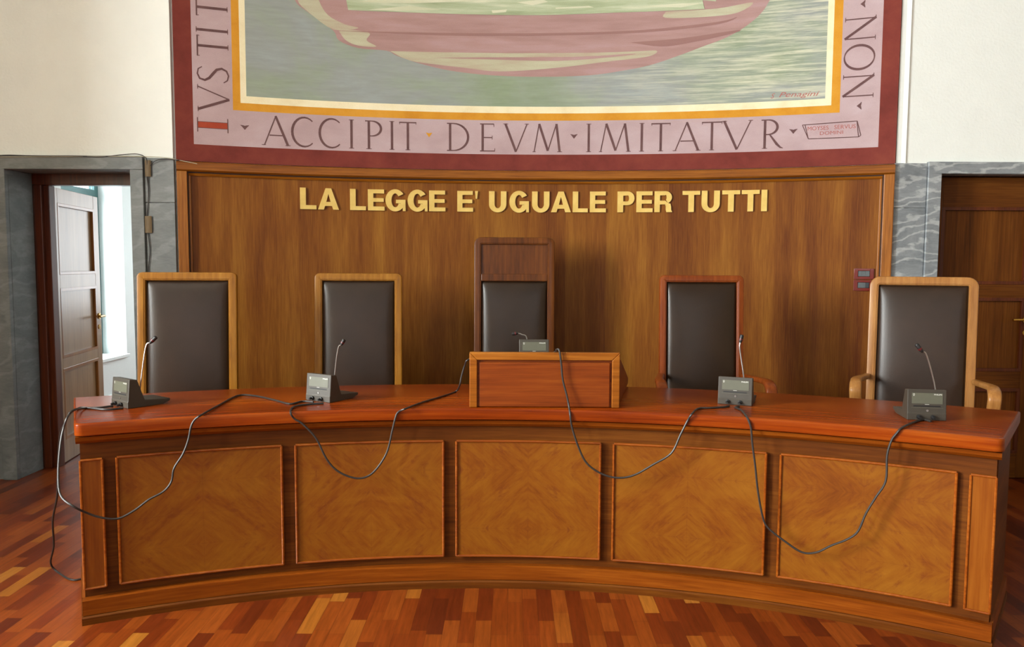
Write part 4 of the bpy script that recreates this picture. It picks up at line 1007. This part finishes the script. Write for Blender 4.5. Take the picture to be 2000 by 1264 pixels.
# ------------------------------------------------------------------ discussion consoles
def console(label, front_l, front_r, z, mic, tilt=0.0, yplane=None):
    """front_l, front_r: ground points of the two lower front corners"""
    d = (front_r - front_l); d.z = 0; ang = math.atan2(d.y, d.x); mid = (front_l + front_r) / 2; W_ = .145
    t = thing('microphone_console', label, 'microphone', (mid.x, mid.y, z), ang, 'conference microphone consoles on the bench')
    Rz = Matrix.Rotation(ang, 4, 'Z'); X4 = Matrix.Translation(Vector((mid.x, mid.y, z))) @ Rz; inv = X4.inverted()
    if tilt: t.rotation_euler = (tilt, 0, ang); X4 = Matrix.Translation(Vector((mid.x, mid.y, z))) @ Rz @ Matrix.Rotation(tilt, 4, 'X'); inv = X4.inverted()
    prof = [(.002, 0), (.145, 0), (.185, .012), (.188, .022), (.075, .030), (.045, .118), (.012, .122), (.004, .030), (.002, .026)]
    mb = MB(); n_ = len(prof)
    A_ = [Vector((-W_ / 2, y_, z_)) for y_, z_ in prof]; B_ = [Vector((W_ / 2, y_, z_)) for y_, z_ in prof]
    for k in range(n_): mb.face([A_[k], A_[(k + 1) % n_], B_[(k + 1) % n_], B_[k]])
    mb.face(A_); mb.face(B_[::-1])
    mb.build('console_body', M['console'], t, bevel=.0025)
    # front plate lies on the sloping face: y = .004 + (z-.03)*(.008/.092)
    def fy(zz): return .004 + (zz - .03) * .087
    def slab(x0, x1, z0, z1, o0, o1, nm, mat, par=t):
        m_ = MB(); a = [Vector((x_, fy(z_) - o1, z_)) for x_, z_ in ((x0, z0), (x1, z0), (x1, z1), (x0, z1))]; b = [Vector((p.x, fy(p.z) - o0, p.z)) for p in a]
        m_.face(a); m_.face(b[::-1])
        for k in range(4): m_.face([a[k], a[(k + 1) % 4], b[(k + 1) % 4], b[k]])
        return m_.build(nm, mat, par)
    pl = slab(-.056, .058, .066, .108, -.001, .0014, 'label_plate', M['console_plate'])
    slab(-.050, .050, .054, .059, -.001, .0007, 'card_slot', M['slot'])
    slab(-.058, .060, .0495, .0505, -.001, .0012, 'slot_lip', M['console_plate'])
    v, fs = text2d('PHILIPS', 0, .02); m_ = MB()
    for fc in fs:
        q = [(.026 + .029 * v[i][0], .1005 + .0052 * v[i][1]) for i in fc]; m_.face([Vector((a, fy(b) - .0018, b)) for a, b in q])
    m_.build('printed_name', M['print_white'], pl, merge=0)
    m_ = MB()
    for k in range(12):   # small ring emblem and star-like mark under it
        a = 2 * PI * k / 12; b = 2 * PI * (k + 1) / 12
        q = [(-.049 + r_ * math.cos(c), .1025 + r_ * math.sin(c)) for r_, c in ((.0036, a), (.0036, b), (.0024, b), (.0024, a))]
        m_.face([Vector((x_, fy(z_) - .0018, z_)) for x_, z_ in q])
    m_.build('emblem', M['print_white'], pl, merge=0); m_ = MB()
    q = [(-.0515, .0965), (-.0465, .0965), (-.0465, .0978), (-.0515, .0978)]; m_.face([Vector((x_, fy(z_) - .0018, z_)) for x_, z_ in q])
    m_.build('printed_mark', M['print_white'], pl, merge=0); m_ = MB()
    q = [(-.008, .0625), (.008, .0625), (.008, .0638), (-.008, .0638)]; m_.face([Vector((x_, fy(z_) - .0018, z_)) for x_, z_ in q])
    m_.build('printed_mark', M['print_white'], pl, merge=0)
    m_ = MB(); tube(m_, [Vector((.002, fy(.039) + .002, .039)), Vector((.002, fy(.039) - .0015, .039))], .0045, 14)
    m_.build('screw', M['steel'], t, smooth=True)
    for px_ in (-.030, .022):
        m_ = MB(); tube(m_, [Vector((px_, .006, .0135)), Vector((px_, -.006, .0135)), Vector((px_, -.0061, .0135)), Vector((px_, -.020, .012))], [.009, .009, .006, .0045], 12)
        m_.build('plug', M['black'], t, smooth=True)
    # gooseneck microphone
    yp = yplane if yplane else (X4 @ Vector((.03, .072, .03))).y
    W3 = [on_y(px_, py_, yp) for px_, py_ in mic]
    foot = inv @ W3[0]; foot = Vector((foot.x, .070, .028))
    loc = [inv @ p for p in W3]
    neck = [foot] + loc[:-1]
    C_ = catmull(neck, 5); m_ = MB(); tube(m_, C_, .0028, 8); st = m_.build('gooseneck', M['steel'], t, smooth=True)
    m_ = MB(); tube(m_, [foot + Vector((0, 0, -.004)), foot + Vector((0, 0, .022))], .005, 10); m_.build('neck_socket', M['black'], t, smooth=True)
    a, b = loc[-2], loc[-1]; dr = (b - a).normalized(); Lh = (b - a).length
    m_ = MB(); tube(m_, [a - dr * .004, a + dr * .004, a + dr * .0045, a + dr * Lh * .9, b], [.005, .0065, .008, .0085, .0055], 14)
    hd = m_.build('microphone_head', M['black'], t, smooth=True)
    m_ = MB(); tube(m_, [a + dr * Lh * .28, a + dr * Lh * .46], [.0089, .0089], 14); m_.build('light_ring', M['red_ring'], hd, smooth=True)
    return t
def zt(x, y): return on_z(x, y, .8005)
console('dark console at the left end of the bench, turned sideways, microphone leaning right', zt(209, 789.5), zt(257, 801), .8, [(272, 772), (284, 681), (294, 669), (305.5, 658)])
console('dark console in front of the second chair from the left, microphone leaning right', zt(592.5, 781), zt(648, 788), .8, [(653.4, 736), (660, 682), (667, 673), (672.5, 663)])
console('dark console on the reading stand, mostly hidden, microphone bent to the left', Vector((.035, 3.735, .9)), Vector((.180, 3.735, .9)), .931, [(1029, 661), (1019, 653.5), (1010.5, 651), (999.5, 652.5)], tilt=-.20, yplane=3.80)
console('dark console in front of the reddish chair, microphone upright', zt(1404, 789), zt(1465.5, 793.5), .8, [(1452.6, 737), (1445, 683), (1446, 668), (1449.5, 654)])
console('dark console near the right end of the bench, microphone leaning left', zt(1774, 820), zt(1846.5, 822.6), .8, [(1826.5, 759), (1810.5, 696), (1801, 686.5), (1789.5, 672)])

# ------------------------------------------------------------------ cables
def cable(label, pts, rad=.0042, group='microphone cables draped over the bench'):
    mb = MB(); P = [p for p in pts]; tube(mb, catmull(P, 5), rad, 8)
    c = sum((Vector(p) for p in P), Vector()) / len(P)
    o = mb.build('cable', M['cable'], smooth=True)
    o.data.transform(Matrix.Translation(-P[0])); o.location = P[0]
    return tag(o, label, 'cable', group)
TZ = .8048
def top(*q): return [on_z(x, y, TZ) for x, y in q]
def hang(*q, R=RF - .0065): return [on_cyl(x, y, DX, DY, R) for x, y in q]
RB = RF + .038
def fall(q, depth=.0):
    """hanging loop: near the slab edge at the top, a little further in lower down"""
    out = []
    for x, y in q: out.append(on_cyl(x, y, DX, DY, RF - .0065))
    return out
cable('cable dropping from the left console to the parquet beside the bench end',
      top((221, 793), (195, 796), (165, 797.5)) + [on_y(140, 803, 3.02), on_y(127, 826, 3.04), on_y(117, 855, 3.1), on_y(113, 925, 3.18), on_y(111.5, 970, 3.22), on_y(103, 1017, 3.3), on_y(105, 1066, 3.36), on_y(99, 1100, 3.44)]
      + [on_z(113, 1118, .0045), on_z(139.7, 1132.6, .0045), on_z(168, 1128.5, .0045), on_z(190, 1122, .0045)])
cable('cable looping from the left console across the first panel to the second console',
      top((241, 797), (205, 800), (165, 796), (150, 799)) + [on_y(134, 811, 3.0), on_y(124, 838, 2.98), on_y(118, 870, 2.96), on_y(114, 925, 2.93), on_y(118.6, 967.5, 2.90), on_y(143, 989, 2.875)]
      + fall([(171, 1002.6), (199.4, 1011.5), (231, 1013), (262.6, 997), (290.7, 976), (318.8, 960.5), (334.6, 941), (340, 914.8), (357.5, 886.7), (368, 858.6), (373, 834), (380.5, 820)])
      + top((394.5, 810), (425.6, 792.8), (464, 773), (496, 773), (534, 781), (566, 789), (590, 784), (612, 785.5)))
cable('cable looping over the second panel from the second console to the reading stand',
      top((632, 788), (600, 790), (573, 795)) + fall([(567.5, 806), (575, 818), (592, 829), (617.6, 856.8), (636.8, 895), (656, 917.6), (681.6, 931), (707, 934), (730.5, 921.5), (755, 885.5), (766.5, 840.5), (772, 818), (778, 805)])
      + top((793.5, 798), (825, 786), (860, 775.4), (890, 765)) + [on_y(898, 752, 3.62), on_y(901, 737.5, 3.62), on_y(907.5, 715, 3.62), on_y(914, 703, 3.60), Vector((-.15, 3.65, .968)), Vector((-.03, 3.68, .953)), Vector((.05, 3.70, .95))])
cable('cable hanging over the front of the reading stand and the third and fourth panels',
      [Vector((.145, 3.70, .958)), Vector((.175, 3.55, 1.0)), Vector((.195, 3.38, 1.035)), on_y(1086, 683.5, 3.31), on_y(1092, 684, 3.286), on_y(1096, 709, 3.283), on_y(1099, 740.6, 3.283), on_y(1106.8, 772, 3.278), on_y(1111, 793, 3.272)]
      + fall([(1113.5, 810), (1117.5, 836), (1131, 876.5), (1147, 906), (1176, 926), (1207.5, 933.5), (1239, 928), (1275, 908), (1311, 885.5), (1329, 849.5), (1343, 822), (1352, 808)])
      + top((1364, 798), (1385, 797), (1414, 795), (1424, 793)))
cable('cable looping over the fifth panel between the two consoles on the right',
      top((1444, 794), (1436, 796), (1447, 801), (1456, 811)) + fall([(1463, 824), (1467, 838), (1469.5, 867.5), (1475, 910), (1480, 957.5), (1489, 1007), (1500, 1031), (1535, 1059), (1566.8, 1079), (1594.9, 1079), (1623, 1066), (1654.6, 1053.7), (1675.7, 1037.9), (1691.5, 1002.7), (1710.8, 971), (1730, 939.5), (1732.6, 890), (1741, 861), (1750, 848)])
      + top((1762, 835.5), (1785, 825), (1803, 820), (1818, 823)))

# ------------------------------------------------------------------ cords and tape on the left door surround
def wcord(label, pts, rad, mat, y=4.958):
    mb = MB(); P = [on_y(p[0], p[1], p[2] if len(p) > 2 else y) for p in pts]; tube(mb, catmull(P, 5), rad, 6)
    o = mb.build('cord', M[mat], smooth=True); o.data.transform(Matrix.Translation(-P[0])); o.location = P[0]
    return tag(o, label, 'cord')
CR = .0026
wcord('dark cord lying on the marble lintel and running down beside the open door', [(-10, 304), (20, 303), (80, 305), (140, 305), (200, 306), (240, 302), (268, 301), (282, 306), (287, 315, 4.965), (287, 345, 4.975), (290, 370, 4.975), (289, 400, 4.975), (287, 430, 4.975), (289, 455, 4.975), (293, 490, 4.975), (290, 530, 4.975), (291, 600, 4.975), (290, 700, 4.975)], CR, 'cord_dark')
wcord('second dark cord curving from behind the panelling frame to the tape', [(350, 313, 4.96), (330, 311), (310, 312), (297, 319, 4.97), (291, 330, 4.972), (289, 345, 4.974), (290, 380, 4.972)], CR, 'cord_dark')
wcord('thin white cord along the top of the marble beneath the plaster', [(-10, 306.5), (100, 306), (200, 305.5), (290, 306), (330, 309), (350, 313, 4.965), (385, 320, 5.0)], .0022, 'cord_white')
def tape(px0, px1, py0, py1, label):
    a = on_y(px0, py1, 4.9715); b = on_y(px1, py0, 4.9715); mb = MB()
    nn = 8; w_ = b.x - a.x; h_ = b.z - a.z
    rows_ = []
    for j in (0, 1):
        for k in range(nn + 1): 
            t_ = k / nn; rows_.append(Vector((w_ * t_, -.006 * math.sin(PI * t_), h_ * j)))
    for k in range(nn):
        p = [rows_[k], rows_[k + 1], rows_[nn + 2 + k], rows_[nn + 1 + k]]; mb.face(p); mb.face([q + Vector((0, .0012, 0)) for q in p][::-1])
    o = mb.build('tape', M['tape'], smooth=True, merge=0); o.location = (a.x, a.y, a.z)
    tag(o, label, 'tape', 'pieces of tape holding the cord')
tape(283.5, 294, 313, 345, 'upper piece of brown tape holding the cord at the lintel corner')
tape(283.5, 296, 422, 455, 'lower piece of brown tape holding the cord halfway to the chair')
